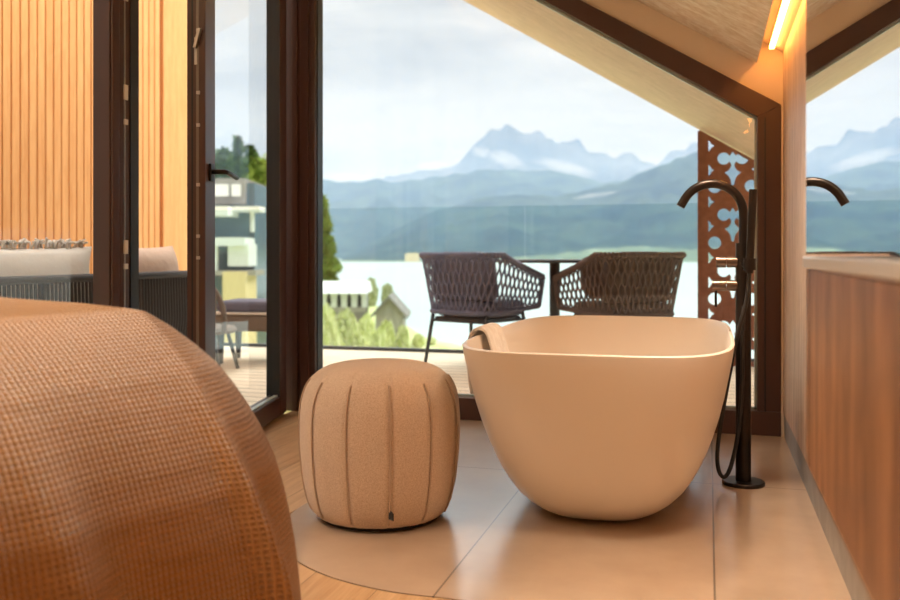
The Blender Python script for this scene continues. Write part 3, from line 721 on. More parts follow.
# perforated rust screen
def screen():
    from mathutils.geometry import delaunay_2d_cdt
    polys = []
    def poly(pts): polys.append([Vector(p) for p in pts])
    xa, xb = -0.06, 0.56
    top = lambda x: SZ(x) - 0.012
    poly([(xa, 0.0), (xb, 0.0), (xb, top(xb)), (xa, top(xa))])
    xc = 0.169; Pz = 0.400; z0 = 1.480
    def ok(pts): return all(xa + 0.015 < x < xb - 0.015 and 0.03 < z < top(x) - 0.006 for x, z in pts)
    def rose(cx_, sgn, cz):      # circle joined to the stem
        return [(cx_ + 0.047*math.cos(2*PI*k/28), cz + 0.047*math.sin(2*PI*k/28)) for k in range(28)]
    for i in range(-1, 5):
        zc_ = z0 - i*Pz
        fig = []
        # two round lobes joined to a spade and a concave diamond: one closed outline
        right = [(0.0, 0.050), (0.012, 0.030), (0.022, 0.018)]
        for a in range(150, -151, -15):      # right lobe, going clockwise
            right.append((0.062 + 0.043*math.cos(math.radians(a)), 0.0 + 0.043*math.sin(math.radians(a))))
        right += [(0.014, -0.036), (0.010, -0.050), (0.016, -0.068), (0.032, -0.088), (0.056, -0.102), (0.036, -0.116), (0.022, -0.136), (0.013, -0.158), (0.009, -0.188), (0.0, -0.194)]
        pts = [(xc + x, zc_ + z) for x, z in right] + [(xc - x, zc_ + z) for x, z in right[-2:0:-1]]
        if i == 0: poly([(x, min(z, top(x) - 0.022)) for x, z in pts])
        elif ok(pts): poly(pts)
        for sg in (-1, 1):
            c = [(xc + sg*0.124 + 0.044*math.cos(2*PI*k/28), zc_ - 0.200 + 0.044*math.sin(2*PI*k/28)) for k in range(28)]
            if ok(c): poly(c)
            for zt, fl_ in ((0.094, 1), (-0.080, 1)):
                t = [(xc + sg*(0.166), zc_ + zt + 0.040), (xc + sg*0.158, zc_ + zt + 0.030), (xc + sg*0.146, zc_ + zt + 0.010), (xc + sg*0.126, zc_ + zt), (xc + sg*0.146, zc_ + zt - 0.014), (xc + sg*0.158, zc_ + zt - 0.034), (xc + sg*0.166, zc_ + zt - 0.042)]
                if ok(t): poly(t)
                continue
                t2 = [(xc + sg*0.30, zc_ + zt + 0.03), (xc + sg*0.27, zc_ + zt), (xc + sg*0.30, zc_ + zt - 0.03), (xc + sg*0.33, zc_ + zt)]
                if ok(t2): poly(t2)
            c = [(xc + sg*0.25 + 0.046*math.cos(2*PI*k/28), zc_ - 0.01 + 0.046*math.sin(2*PI*k/28)) for k in range(28)]
            if ok(c): poly(c)
    vs = []; es = []
    for pl in polys:
        n0 = len(vs); vs += pl; es += [(n0 + k, n0 + (k + 1) % len(pl)) for k in range(len(pl))]
    def inside(p, pl):
        c = False; j = len(pl) - 1
        for i_ in range(len(pl)):
            if (pl[i_].y > p.y) != (pl[j].y > p.y) and p.x < (pl[j].x - pl[i_].x)*(p.y - pl[i_].y)/(pl[j].y - pl[i_].y) + pl[i_].x: c = not c
            j = i_
        return c
    ov, oe, of, *_r = delaunay_2d_cdt(vs, es, [], 0, 1e-5)
    keep = []
    for f_ in of:
        c = sum((ov[k] for k in f_), Vector((0, 0)))/len(f_)
        if inside(c, polys[0]) and not any(inside(c, h) for h in polys[1:]): keep.append(tuple(f_))
    bm = bmesh.new(); bv = [bm.verts.new((p.x, 0, p.y)) for p in ov]
    for f_ in keep: bm.faces.new([bv[k] for k in f_])
    bmesh.ops.delete(bm, geom=[v for v in bm.verts if not v.link_faces], context='VERTS')
    ret = bmesh.ops.extrude_face_region(bm, geom=bm.faces[:])
    for v in [g for g in ret['geom'] if isinstance(g, bmesh.types.BMVert)]: v.co.y += 0.008
    bmesh.ops.recalc_face_normals(bm, faces=bm.faces)
    me = bpy.data.meshes.new('perforated_screen'); bm.to_mesh(me); bm.free()
    me.materials.append(M['rust'])
    r = tag(empty('privacy_screen', (0, 6.70, 0)), 'rust brown privacy screen with cut out floral ornament behind the bath tap', 'privacy screen')
    o = bpy.data.objects.new('perforated_panel', me); COL.objects.link(o); o.parent = r
    MB().box((xa - 0.012, -0.015, 0.0), (xa, 0.015, top(xa) - 0.01)).build('edge_post', M['rust'], r)
    return r
scr = screen()

# cladding wall with vertical battens
cl = struct(empty('wall_terrace', (-3.95, 0, 0)), 'orange spruce batten wall along the terrace', 'wall')
MB().box((-0.12, 1.6, -0.1), (0.0, 6.45, 3.4)).build('backing', M['clad_back'], cl)
y = 1.6
mb = MB()
while y < 5.84:
    mb.box((0.0, y, 0.0), (0.024, y + 0.058, 3.4)); y += 0.071
mb.build('battens', M['clad'], cl)
MB().box((0.0, 5.89, 0.0), (0.028, 6.45, 3.4)).build('corner_board', M['clad'], cl)

# ---- woven armchairs
def chair_shell(ins=0.0):
    """U path in plan (x right, y forward), parameter 0..1 from left arm front around the back to the right arm front"""
    hw, bk, fr, rc = 0.350 - ins, -0.30 + ins, 0.31, 0.15
    P = []
    P += [(-hw, fr - (fr - (bk + rc))*k/12) for k in range(13)]
    P += [(-hw + rc - rc*math.cos(a), bk + rc - rc*math.sin(a)) for a in [PI/2*k/8 for k in range(1, 9)]]
    P += [(-hw + rc + (2*hw - 2*rc)*k/10, bk) for k in range(1, 11)]
    P += [(hw - rc + rc*math.sin(a), bk + rc - rc*math.cos(a)) for a in [PI/2*k/8 for k in range(1, 9)]]
    P += [(hw, bk + rc + (fr - bk - rc)*k/12) for k in range(1, 13)]
    return P
PL = chair_shell()
CUM = [0]
for i in range(1, len(PL)): CUM.append(CUM[-1] + math.hypot(PL[i][0]-PL[i-1][0], PL[i][1]-PL[i-1][1]))
def on_path(s):
    s = max(0, min(CUM[-1]-1e-6, s))
    for i in range(1, len(PL)):
        if s <= CUM[i]:
            t = (s - CUM[i-1])/(CUM[i]-CUM[i-1]); return PL[i-1][0]*(1-t)+PL[i][0]*t, PL[i-1][1]*(1-t)+PL[i][1]*t
def shell_pt(s, v):
    x, y = on_path(s)
    # arm height falls towards the front; taper inwards to the bottom
    f = max(0.0, min(1.0, (y + 0.16)/0.46))
    ztop = 0.795 - 0.155*f**0.85; zbot = 0.40 + 0.03*f
    k = (0.80 + 0.11*f) + (0.20 - 0.11*f)*v
    yy = (y + 0.0)*(0.84 + 0.16*v) if y < 0 else y*(0.97 + 0.03*v)
    return Vector((x*k, yy, zbot + (ztop - zbot)*v))
def armchair(kind, label, seed):
    rope = M['rope'] if kind == 0 else M['rope_brown']; cush = M['cushion_dark'] if kind == 0 else M['cushion_brown']
    root = tag(empty('woven_armchair'), label, 'armchair')
    Lp = CUM[-1]; ns_ = 70; sp = Lp/ns_; rows_ = 5
    mb = MB()
    for i in range(ns_ + 1):
        s0 = sp*i; sg = 1 if i % 2 == 0 else -1
        pts = []
        for k in range(rows_*6 + 1):
            v = k/(rows_*6)
            pts.append(shell_pt(s0 + sg*sp*0.46*math.cos(PI*rows_*v), v))
        mb.tube(pts, 0.0075, 5, cap=False)
    mb.build('woven_shell', rope, root, smooth=True)
    # bound rims: bead-like rope wraps around frame
    def rim(v, name, r):
        nb = ns_*1; pts = []; rr_ = []
        for i in range(nb*4 + 1):
            pts.append(shell_pt(Lp*i/(nb*4), v)); rr_.append(r*(0.72 + 0.42*abs(math.sin(PI*i/4))))
        MB().tube(pts, rr_, 8).build(name, rope, root, smooth=True)
    rim(1.0, 'top_rim', 0.021); rim(0.0, 'bottom_rim', 0.017)
    for s in (0.0, Lp):
        pts = [shell_pt(s, v/16) for v in range(17)]; MB().tube(pts, [0.016*(0.85 + 0.25*(k % 2)) for k in range(17)], 8).build('arm_post', rope, root, smooth=True)
    # seat pan and cushions
    def cushion(name, x0, x1, y0, y1, z0, z1, m_, tilt=0.0, parent=root):
        mb = MB(); nx = 12
        for sgn in (0, 1):
            pass
        rowsT = []
        n_ = 14
        lp = []
        for j, (zf, sc_) in enumerate(((0.0, 0.86), (0.08, 0.97), (0.5, 1.0), (0.92, 0.97), (1.0, 0.86), (1.06, 0.5))):
            lp.append([((x0+x1)/2 + a, (y0+y1)/2 + b2 - tilt*(zf-0.5)*(z1-z0), z0 + (z1-z0)*zf) for a, b2 in sup((x1-x0)/2*sc_, (y1-y0)/2*sc_, 5, 40)])
        mb.loops(lp); return mb.build(name, m_, parent, smooth=True)
    cushion('seat_cushion', -0.255, 0.255, -0.22, 0.29, 0.365, 0.475, cush)
    MB().box((-0.22, -0.22, 0.325), (0.22, 0.22, 0.362)).build('seat_pan', M['anthracite'], root, bevel=0.01)
    cb = cushion('back_cushion', -0.275, 0.275, -0.215, -0.11, 0.480, 0.80, cush, tilt=0.10)
    if kind == 0:
        pass
    # legs: splayed thin tubes with rails
    for sx_ in (-1, 1):
        for sy in (-1, 1):
            MB().tube([(sx_*0.235, sy*0.20, 0.45 if sy < 0 else 0.45), (sx_*0.245, sy*0.225, 0.30), (sx_*0.27, sy*0.27, 0.0)], [0.014, 0.014, 0.012], 10).build('leg', M['anthracite'], root, smooth=True)
    for sy in (-1, 1): MB().tube([(-0.243, sy*0.218, 0.335), (0.243, sy*0.218, 0.335)], 0.010, 8).build('cross_rail', M['anthracite'], root, smooth=True)
    return root
def face(root, l, D, cam_ang):
    x, y = loc_ld(l, D); root.location = (x, y, -0.003); root.rotation_euler.z = -(math.radians(cam_ang) - TH)
ch1 = armchair(0, 'grey woven rope armchair left of the terrace table, seen above the towel', 1)
face(ch1, 0.20, 6.42, 40)
ch2 = armchair(1, 'brown grey woven rope armchair right of the terrace table, near the privacy screen', 2)
face(ch2, 1.18, 6.15, -27)
tp = tag(MB().loops([[(a, b2, z) for a, b2 in sup(rx, rz, 4, 32)] for z, rx, rz in ((-0.06, 0.10, 0.06), (-0.045, 0.20, 0.12), (0.0, 0.235, 0.15), (0.045, 0.20, 0.12), (0.06, 0.10, 0.06))]).build('throw_pillow', M['cushion_brown'], smooth=True), 'dark brown cushion leaning in the right woven armchair', 'cushion')
x, y = loc_ld(1.18 - 0.10, 6.15 - 0.03); tp.rotation_euler = (math.radians(80), 0, math.radians(43)); tp.location = (x, y, 0.645)

# ---- bistro table
xt, yt = loc_ld(0.765, 6.58)
tb = tag(empty('bistro_table', (xt, yt, -0.003)), 'round anthracite bistro table between the two woven armchairs', 'table')
MB().lathe([(0.02, 0.736), (0.42, 0.741), (0.43, 0.748), (0.43, 0.758), (0.42, 0.764), (0.02, 0.764)], 64).build('table_top', M['anthracite'], tb)
MB().tube([(0, 0, 0.015), (0, 0, 0.4), (0, 0, 0.738)], 0.038, 20).build('pedestal', M['anthracite'], tb, smooth=True)
MB().lathe([(0.24, 0.0), (0.245, 0.008), (0.23, 0.018), (0.03, 0.024)], 40).build('base_plate', M['anthracite'], tb)

# ---- rope-back outdoor sofa left, with cushions
sf = tag(empty('outdoor_sofa', (-2.85, 3.55, -0.003)), 'low outdoor sofa with dark rope back on the terrace behind the glazing', 'sofa')
LS = 1.50
zr = 0.69
MB().box((-0.85, -LS, 0.16), (0.0, LS*0.72, 0.24)).build('seat_frame', M['anthracite'], sf, bevel=0.02)
mb = MB().tube(catmull([(-0.80, -LS, zr - 0.08), (-0.3, -LS - 0.01, zr - 0.02), (0.0, -LS + 0.12, zr), (0.03, 0, zr), (0.0, LS*0.72 - 0.12, zr), (-0.3, LS*0.72, zr - 0.02), (-0.80, LS*0.72, zr - 0.08)], 8), 0.020, 10); mb.build('top_rail', M['rope_dark'], sf, smooth=True)
yy = -LS + 0.10; i = 0
mb = MB()
while yy < LS*0.72 - 0.08:
    mb.tube([(0.012, yy, zr), (0.02, yy, 0.45), (-0.005, yy, 0.20)], 0.0075, 6, cap=False); yy += 0.026
xx = -0.78
while xx < -0.04:
    for ye in (-LS - 0.004, LS*0.72 + 0.0): mb.tube([(xx, ye, zr - 0.06), (xx, ye, 0.2)], 0.0075, 6, cap=False)
    xx += 0.026
mb.build('rope_back', M['rope_dark'], sf, smooth=True)
for yv in (-LS + 0.08, -0.2, 0.55, LS*0.72 - 0.06): MB().tube([(0.0, yv, zr), (0.0, yv, 0.16)], 0.017, 8).build('back_post', M['anthracite'], sf)
for (xq, yq) in ((-0.06, -LS + 0.08), (-0.78, -LS + 0.08), (-0.06, LS*0.72 - 0.08), (-0.78, LS*0.72 - 0.08)):
    MB().tube([(xq, yq, 0.0), (xq, yq, 0.17)], 0.02, 10).build('leg', M['anthracite'], sf)
MB().box((-0.82, -LS + 0.06, 0.245), (-0.03, LS*0.72 - 0.06, 0.40)).build('seat_cushion', M['cream'], sf, bevel=0.04, seg=4)
def puffy(name, m_, w_, h_, t_, label, cat, loc, rz, lean, group=None, fr=False):
    n_ = 22; rt = []; 
    def pt(i, j, sg):
        u_ = -1 + 2*i/n_; v_ = -1 + 2*j/n_
        e = (1 - abs(u_)**3.0)*(1 - abs(v_)**3.0)
        pin = 1 - 0.07*(1 - abs(u_)**2)*abs(v_)**4
        pin2 = 1 - 0.07*(1 - abs(v_)**2)*abs(u_)**4
        wr = 0.012*noise.noise(Vector((u_*2.1 + loc[1]*3, v_*2.1, sg)))
        return (u_*w_/2*pin2, sg*(t_/2*max(e, 0)**0.5 + wr*e), v_*h_/2*pin)
    mb = MB()
    for sg in (-1, 1): mb.grid([[pt(i, j, sg) for i in range(n_+1)] for j in range(n_+1)])
    o = mb.build(name, m_, smooth=True)
    o.location = loc; o.rotation_euler = (lean, 0, rz)
    if label: tag(o, label, cat, group)
    return o
# back cushions (long axis along Y)
a = puffy('back_cushion', M['cream'], 1.60, 0.50, 0.20, 'long pale cushion with frayed top edge behind the left glazing', 'cushion', (-3.01, 3.13, 0.59), PI/2, math.radians(-6))
fr = MB()
for k in range(230):
    t = random.uniform(-0.78, 0.78); x0 = random.uniform(-0.014, 0.014)
    fr.tube([(t, x0, 0.235), (t + random.uniform(-.012, .012), x0 + random.uniform(-.02, .02), 0.26 + random.uniform(0, 0.012)), (t + random.uniform(-.02, .02), x0 + random.uniform(-.03, .03), 0.268 + random.uniform(-0.01, 0.015))], 0.006, 4)
f = fr.build('fringe', M['cream'], a, smooth=True)
puffy('throw_pillow', M['pillow'], 0.62, 0.46, 0.22, 'crumpled beige pillow on the terrace sofa seen through the open door', 'pillow', (-3.03, 4.36, 0.62), PI/2, math.radians(-5))

# ---- terrace lounge chair and footstool seen through the door leaf
def lounge_chair():
    p = at(194, 6.1)
    r = tag(empty('spindle_chair', (p.x, p.y, -0.003), math.radians(15)), 'dark low chair with arched spindle back seen through the door glass', 'chair')
    arch = catmull([(-0.26, -0.20, 0.28), (-0.25, -0.21, 0.46), (-0.17, -0.24, 0.60), (0, -0.26, 0.645), (0.17, -0.24, 0.60), (0.25, -0.21, 0.46), (0.26, -0.20, 0.28)], 8)
    MB().tube(arch, 0.018, 10).build('arched_back_rail', M['taupe'], r, smooth=True)
    for k in range(-6, 7):
        x_ = k*0.036; top = 0.62 - 1.6*x_*x_
        MB().tube([(x_, -0.245, top), (x_*0.9, -0.20, 0.30)], 0.008, 8).build('spindle', M['taupe'], r, smooth=True)
    MB().lathe([(0.02, 0.27), (0.27, 0.27), (0.285, 0.29), (0.27, 0.31), (0.02, 0.315)], 32).build('seat', M['taupe'], r)
    for sx_ in (-1, 1):
        for sy in (-1, 1): MB().tube([(sx_*0.18, sy*0.17, 0.275), (sx_*0.24, sy*0.23, 0.0)], 0.014, 8).build('leg', M['anthracite'], r, smooth=True)
lounge_chair()
p = at(266, 6.75)
st = tag(empty('footstool', (p.x, p.y, -0.003), math.radians(10)), 'brown outdoor footstool with white trim seen through the door glass', 'footstool')
MB().box((-0.34, -0.24, 0.24), (0.34, 0.24, 0.36)).build('seat_body', M['taupe'], st, bevel=0.02)
MB().box((-0.345, -0.245, 0.362), (0.345, 0.245, 0.378)).build('white_trim', M['cream'], st, bevel=0.004)
MB().box((-0.31, -0.22, 0.379), (0.28, 0.22, 0.46)).build('cushion', M['cushion_dark'], st, bevel=0.03, seg=4)
for sx_ in (-1, 1):
    for sy in (-1, 1): MB().tube([(sx_*0.28, sy*0.19, 0.25), (sx_*0.28, sy*0.19, 0.0)], [0.030, 0.018], 8).build('leg', M['anthracite'], st)

# ================================================================== LAKE, SHORES, MOUNTAINS
LZ = -9.0
m = mat('lake_water', (0.50, 0.57, 0.55), 0.35, spec=0.9); M['water'] = m
struct(MB().add([(-6000, 60, LZ), (6000, 60, LZ), (6000, 7000, LZ), (-6000, 7000, LZ)], [(0, 1, 2, 3)]).build('lake', m), 'pale calm lake in front of the mountains', 'lake')
M['forest'] = mat('forest_slope', (0.022, 0.034, 0.028), 0.95, spec=0.0, noise_=(0.012, (0.06, 0.085, 0.05), (1, 1, 1.6), 8))
M['rock'] = mat('mountain_rock', (0.05, 0.05, 0.055), 0.95, spec=0.0, noise_=(0.006, (0.13, 0.13, 0.135), (1, 1, 1.2), 9))
M['meadow'] = mat('meadow', (0.12, 0.16, 0.09), 0.95, spec=0.0, noise_=(0.012, (0.24, 0.28, 0.17), (1, 1, 1), 5))

def mountain(name, pix, D, depth, m_, label, seed, rough=0.035, foot=LZ - 2, pre=None):
    """ridge given by directions seen from the terrace at distance D; body falls to the lake in front over depth metres"""
    P = [(px, py) for px, py in pix]
    def ridge(px):
        for i in range(1, len(P)):
            if px <= P[i][0]:
                t = (px - P[i-1][0])/(P[i][0]-P[i-1][0]); return P[i-1][1]*(1-t) + P[i][1]*t
        return P[-1][1]
    nx = int((P[-1][0] - P[0][0])/3.0); ny = 26; rows = []
    for j in range(ny + 8):
        row = []
        for i in range(nx + 1):
            px = P[0][0] + (P[-1][0]-P[0][0])*i/nx
            t = j/ny                              # 0 foot, 1 ridge, >1 rear slope
            zr_ = zpix(ridge(px), D) - foot
            dd = D - depth*(1 - t)
            q = at(px, dd)
            h = zr_*(t**1.25 if t <= 1 else max(0, 1 - (t - 1)*3.2))
            nv = noise.fractal(Vector((q.x/(D*0.055) + seed, q.y/(D*0.055), 0)), 0.9, 2.1, 6)
            env = math.sin(min(t, 1)*PI)*0.8 + 0.13*(t > 0.8)
            h += zr_*0.20*nv*env
            h += zr_*rough*noise.noise(Vector((q.x/(D*0.012), q.y/(D*0.02), seed)))*min(t, 1)
            row.append((q.x, q.y, foot + max(h, -1)))
        rows.append(row)
    o = MB().grid(rows).build(name, m_, smooth=True)
    return struct(o, label, 'mountain')
mountain('mountain', [(-900, 150), (-400, 170), (0, 165), (200, 180), (330, 186), (420, 172), (455, 165), (458, 163), (470, 150), (480, 140), (493, 130), (500, 127), (506, 123), (513, 128), (525, 131), (538, 130), (548, 137), (558, 143), (568, 143), (578, 141), (585, 147), (600, 155), (615, 158), (625, 153), (632, 152), (640, 160), (655, 162), (668, 155), (680, 148), (697, 142), (720, 138), (760, 146), (820, 130), (900, 150), (1000, 140), (1300, 170), (1900, 190)],
         4600, 1500, M['rock'], 'rocky mountain massif with a pointed main peak', 3.1, 0.05)
mountain('mountain', [(-900, 200), (-300, 190), (0, 200), (200, 185), (320, 180), (345, 184), (365, 180), (378, 177), (395, 183), (420, 180), (455, 173), (480, 170), (520, 170), (560, 172), (600, 182), (640, 178), (700, 190), (800, 200), (1200, 200), (1900, 220)],
         3100, 1300, M['forest'], 'long hazy forested ridge below the main peak', 8.7, 0.03)
mountain('mountain', [(250, 262), (340, 258), (370, 243), (400, 228), (435, 211), (463, 204), (487, 196), (520, 194), (560, 196), (590, 190), (620, 183), (640, 174), (670, 163), (700, 150), (740, 140), (800, 150), (900, 170), (1300, 190), (1900, 230)],
         2000, 850, M['forest'], 'nearer forested mountain slope above the far lake shore', 15.2, 0.03)
mountain('far_shore', [(-900, 250), (0, 256), (200, 258), (330, 260), (420, 260), (480, 259), (560, 254), (600, 248), (640, 246), (690, 249), (740, 245), (900, 250), (1900, 250)],
         1150, 60, M['meadow'], 'green meadow on the far lake shore', 22.2, 0.15)

# haze over the lake basin: one homogeneous air volume
hm = bpy.data.materials.new('valley_haze'); hm.use_nodes = True; t = hm.node_tree; t.nodes.clear()
oo = t.nodes.new('ShaderNodeOutputMaterial'); vs_ = t.nodes.new('ShaderNodeVolumeScatter')
vs_.inputs['Color'].default_value = (0.28, 0.43, 0.70, 1); vs_.inputs['Density'].default_value = 0.00040; vs_.inputs['Anisotropy'].default_value = 0.0
t.links.new(vs_.outputs[0], oo.inputs['Volume'])
hz_ = MB().box((-6500, 300, LZ - 3), (6500, 6500, 450)).build('valley_haze', hm)
tag(hz_, 'blue haze hanging over the lake and mountains', 'haze', kind='stuff')

# ---- near shore land
M['grass'] = mat('bank_grass', (0.46, 0.50, 0.20), 0.95, spec=0.0, noise_=(0.5, (0.66, 0.66, 0.38), (1, 1, 1), 6))
M['leaf_l'] = mat('yellow_green_leaves', (0.42, 0.46, 0.15), 0.8, spec=0.2, noise_=(2.5, (0.80, 0.78, 0.50), (1, 1, 1), 3))
M['leaf_d'] = mat('dark_green_leaves', (0.035, 0.08, 0.02), 0.8, spec=0.2, noise_=(1.2, (0.12, 0.20, 0.04), (1, 1, 1), 3))
M['leaf_m'] = mat('mid_green_leaves', (0.13, 0.22, 0.035), 0.8, spec=0.2, noise_=(1.2, (0.32, 0.40, 0.07), (1, 1, 1), 3))
M['bark'] = mat('bark', (0.12, 0.08, 0.05), 0.9)
for _k in ('leaf_l', 'leaf_m', 'leaf_d'):
    _ns, _lk, _b = nodes_of(MATS[{'leaf_l': 'yellow_green_leaves', 'leaf_m': 'mid_green_leaves', 'leaf_d': 'dark_green_leaves'}[_k]])
    _src = _b.inputs['Base Color'].links[0].from_socket
    _oi = _ns.new('ShaderNodeObjectInfo'); _hs = _ns.new('ShaderNodeHueSaturation'); _mr = _ns.new('ShaderNodeMapRange'); _mr.inputs['To Min'].default_value = 0.7; _mr.inputs['To Max'].default_value = 1.35
    _lk.new(_oi.outputs['Random'], _mr.inputs['Value']); _lk.new(_mr.outputs[0], _hs.inputs['Value']); _lk.new(_src, _hs.inputs['Color']); _lk.new(_hs.outputs[0], _b.inputs['Base Color'])
# land wedge: shoreline runs away from the viewer at the left
shore = [(470, 90), (440, 96), (425, 101), (412, 112), (400, 124), (385, 150), (372, 170), (345, 200), (322, 235), (250, 290), (150, 330), (-300, 300)]
sp_ = [at(px, D) for px, D in shore]
poly = [(p.x, p.y) for p in sp_] + [(-260, -40), (40, -40), (30, 40)]
rowsL = []
o = MB().prism(poly, 'z', LZ - 1, LZ + 0.5).build('shore_bank', M['grass']); struct(o, 'grassy bank of the near lake shore', 'ground')

def leafy(name, m_, crown, count, size, label, cat, group=None, trunk=None, loc=(0, 0, 0), parent=None, kind='round'):
    root = tag(empty(name, loc), label, cat, group)
    mb = MB(); rx, ry, rz, zc_ = crown
    for i in range(count):
        if kind == 'cone':
            t = random.random()**0.7; h = (1 - t)
            a = random.uniform(0, 2*PI); layer = 0.75 + 0.25*math.sin(t*34)
            r_ = (t*layer)*random.uniform(0.75, 1.05)
            p = Vector((rx*r_*math.cos(a), ry*r_*math.sin(a), zc_ - rz + 2*rz*h))
        else:
            d = Vector((random.gauss(0, 1), random.gauss(0, 1), random.gauss(0, 1))).normalized()
            r_ = random.uniform(0.72, 1.0)*(1 + 0.28*noise.noise(d*2.2 + Vector(loc)*0.1))
            p = Vector((d.x*rx*r_, d.y*ry*r_, zc_ + d.z*rz*r_))
        u1 = Vector((random.gauss(0, 1), random.gauss(0, 1), random.gauss(0, 0.6))).normalized(); u2 = u1.orthogonal().normalized()
        s_ = size*random.uniform(0.6, 1.3)
        mb.add([p + u1*s_, p + u2*s_*0.6, p - u1*s_, p - u2*s_*0.6], [(0, 1, 2, 3)])
    mb.build('foliage', m_, root, fix=False)
    if trunk:
        mt_, r_, h_ = trunk
        MB().tube([(0, 0, 0), (0.05*r_, 0, h_*0.5), (0, 0, h_)], [r_, r_*0.8, r_*0.4], 8).build('trunk', mt_, root, smooth=True)
    return root
G0 = LZ + 0.5
def tree_at(px, D, ytop, halfpx, kind, m_, label, cnt=2600, name='tree'):
    p = at(px, D, G0); ht = zpix(ytop, D) - G0; rr_ = halfpx*D/900
    return leafy(name, m_, (rr_, rr_, ht*0.46, ht*0.54), cnt, 0.42*D/60, label, 'tree', None, (M['bark'], 0.3, ht*0.6), (p.x, p.y, p.z), kind=kind)
tree_at(322, 125, 198, 27, 'cone', M['leaf_m'], 'bright green conifer just right of the corner post', name='conifer_tree', cnt=4200)
tree_at(260, 76, 156, 13, 'round', M['leaf_m'], 'sunlit green tree right of the house behind the door glass', name='leafy_tree', cnt=3600)
tree_at(238, 110, 138, 11, 'cone', M['leaf_d'], 'dark pointed spruce rising above the house roof', name='spruce_tree')
tree_at(220, 170, 148, 16, 'round', M['leaf_d'], 'dark round tree behind the house roof left of the spruce', name='leafy_tree')
tree_at(250, 145, 150, 15, 'round', M['leaf_d'], 'dark round tree behind the house roof right of the spruce', name='leafy_tree')
# shrubs on the bank
bush_spots = [(326, 78, 309, 12), (347, 77, 313, 11), (367, 78, 318, 10), (386, 80, 323, 9), (402, 82, 328, 7), (332, 60, 326, 12), (357, 64, 330, 11), (380, 62, 333, 11), (401, 66, 337, 9), (418, 90, 335, 6), (431, 92, 339, 5), (388, 140, 286, 7), (371, 160, 280, 7)]
BLAB = ['yellow green shrub of the rear row by the corner post', 'yellow green shrub of the rear row under the boathouse arches', 'yellow green shrub of the rear row below the boathouse end', 'yellow green shrub of the rear row in front of the boat shed', 'yellow green shrub of the rear row right of the boat shed', 'low shrub of the front row nearest the corner post', 'low shrub of the front row, second from the corner post', 'low shrub of the front row, third from the corner post', 'low shrub at the right end of the front row', 'small shrub near the tip of the bank', 'smallest shrub at the very tip of the bank', 'shrub rising behind the boat shed roof', 'shrub rising behind the long boathouse roof']
proto = None
for i, (px, D, yt_, hp_) in enumerate(bush_spots):
    p = at(px, D, G0); h_ = zpix(yt_, D) - G0; r_ = hp_*D/900
    if i == 0:
        proto = leafy('shore_shrub', M['leaf_l'], (1, 1, 0.55, 0.5), 900, 0.16, 'yellow green shrub on the lake bank', 'shrub', 'shrubs on the lake bank', (M['bark'], 0.05, 0.5), (p.x, p.y, p.z))
        o = proto
    else: o = copy_tree(proto)
    o['label'] = BLAB[i]
    o.location = p; o.scale = (r_, r_, max(h_, 0.8)); o.rotation_euler.z = i*1.3

# ---- boathouses
M['white_wall'] = mat('white_render', (0.80, 0.80, 0.77), 0.8)
M['grey_roof'] = mat('grey_shingle', (0.20, 0.18, 0.16), 0.85, noise_=(0.6, (0.30, 0.28, 0.25), (1, 1, 1), 5))
M['grey_timber'] = mat('grey_timber', (0.34, 0.30, 0.25), 0.85, noise_=(1.2, (0.44, 0.40, 0.35), (4, 4, 0.4), 5))
M['dark_in'] = mat('dark_opening', (0.025, 0.03, 0.03), 0.7)
M['slate_glass'] = mat('slate_glazing', (0.12, 0.17, 0.20), 0.15, spec=0.8)
M['yellow_wall'] = mat('yellow_render', (0.80, 0.62, 0.32), 0.85)
def seg_building():
    D = 96; base = at(348, D, G0); c = Vector((base.x, base.y, G0)); k = D/900
    r = tag(empty('boathouse', c, TH), 'long boathouse with white roof and white arched pillars on the near shore', 'boathouse')
    zt0, zt1 = zpix(281, D) - G0, zpix(292, D) - G0; zb_ = zpix(306, D) - G0
    xl, xr = -45*k, 22*k
    MB().prism([(-3.2, zt1), (3.2, zt1), (2.6, zt1 + 0.3), (0, zt0), (-2.6, zt1 + 0.3)], 'x', xl, xr).build('roof', M['white_wall'], r)
    MB().box((xl + 0.3, 1.0, 0.0), (xr - 0.3, 1.2, zt1)).build('back_wall', M['dark_in'], r)
    MB().box((xl + 0.2, -2.2, zb_ - 0.5), (xr - 0.2, -1.8, zb_)).build('parapet', M['grey_timber'], r)
    MB().box((xl + 0.2, -2.1, 0.0), (xr - 0.2, -1.8, zb_ - 0.5)).build('lower_wall', M['grey_roof'], r)
    nx = 6; st_ = (xr - xl - 0.8)/(nx)
    for i in range(nx + 1):
        x_ = xl + 0.4 + st_*i; MB().box((x_ - 0.28, -2.25, zb_), (x_ + 0.28, -1.8, zt1)).build('pillar', M['white_wall'], r)
    for i in range(nx):
        x0 = xl + 0.4 + st_*i + 0.28; x1 = x0 + st_ - 0.56; xm = (x0+x1)/2; rr_ = (x1-x0)/2
        pts = [(x0, zt1), (x1, zt1)] + [(xm + rr_*math.cos(a), zt1 - 0.9 + 0.85*math.sin(a)) for a in [PI*k_/10 for k_ in range(11)]]
        MB().prism(pts, 'y', -2.2, -1.9).build('arch', M['white_wall'], r)
seg_building()
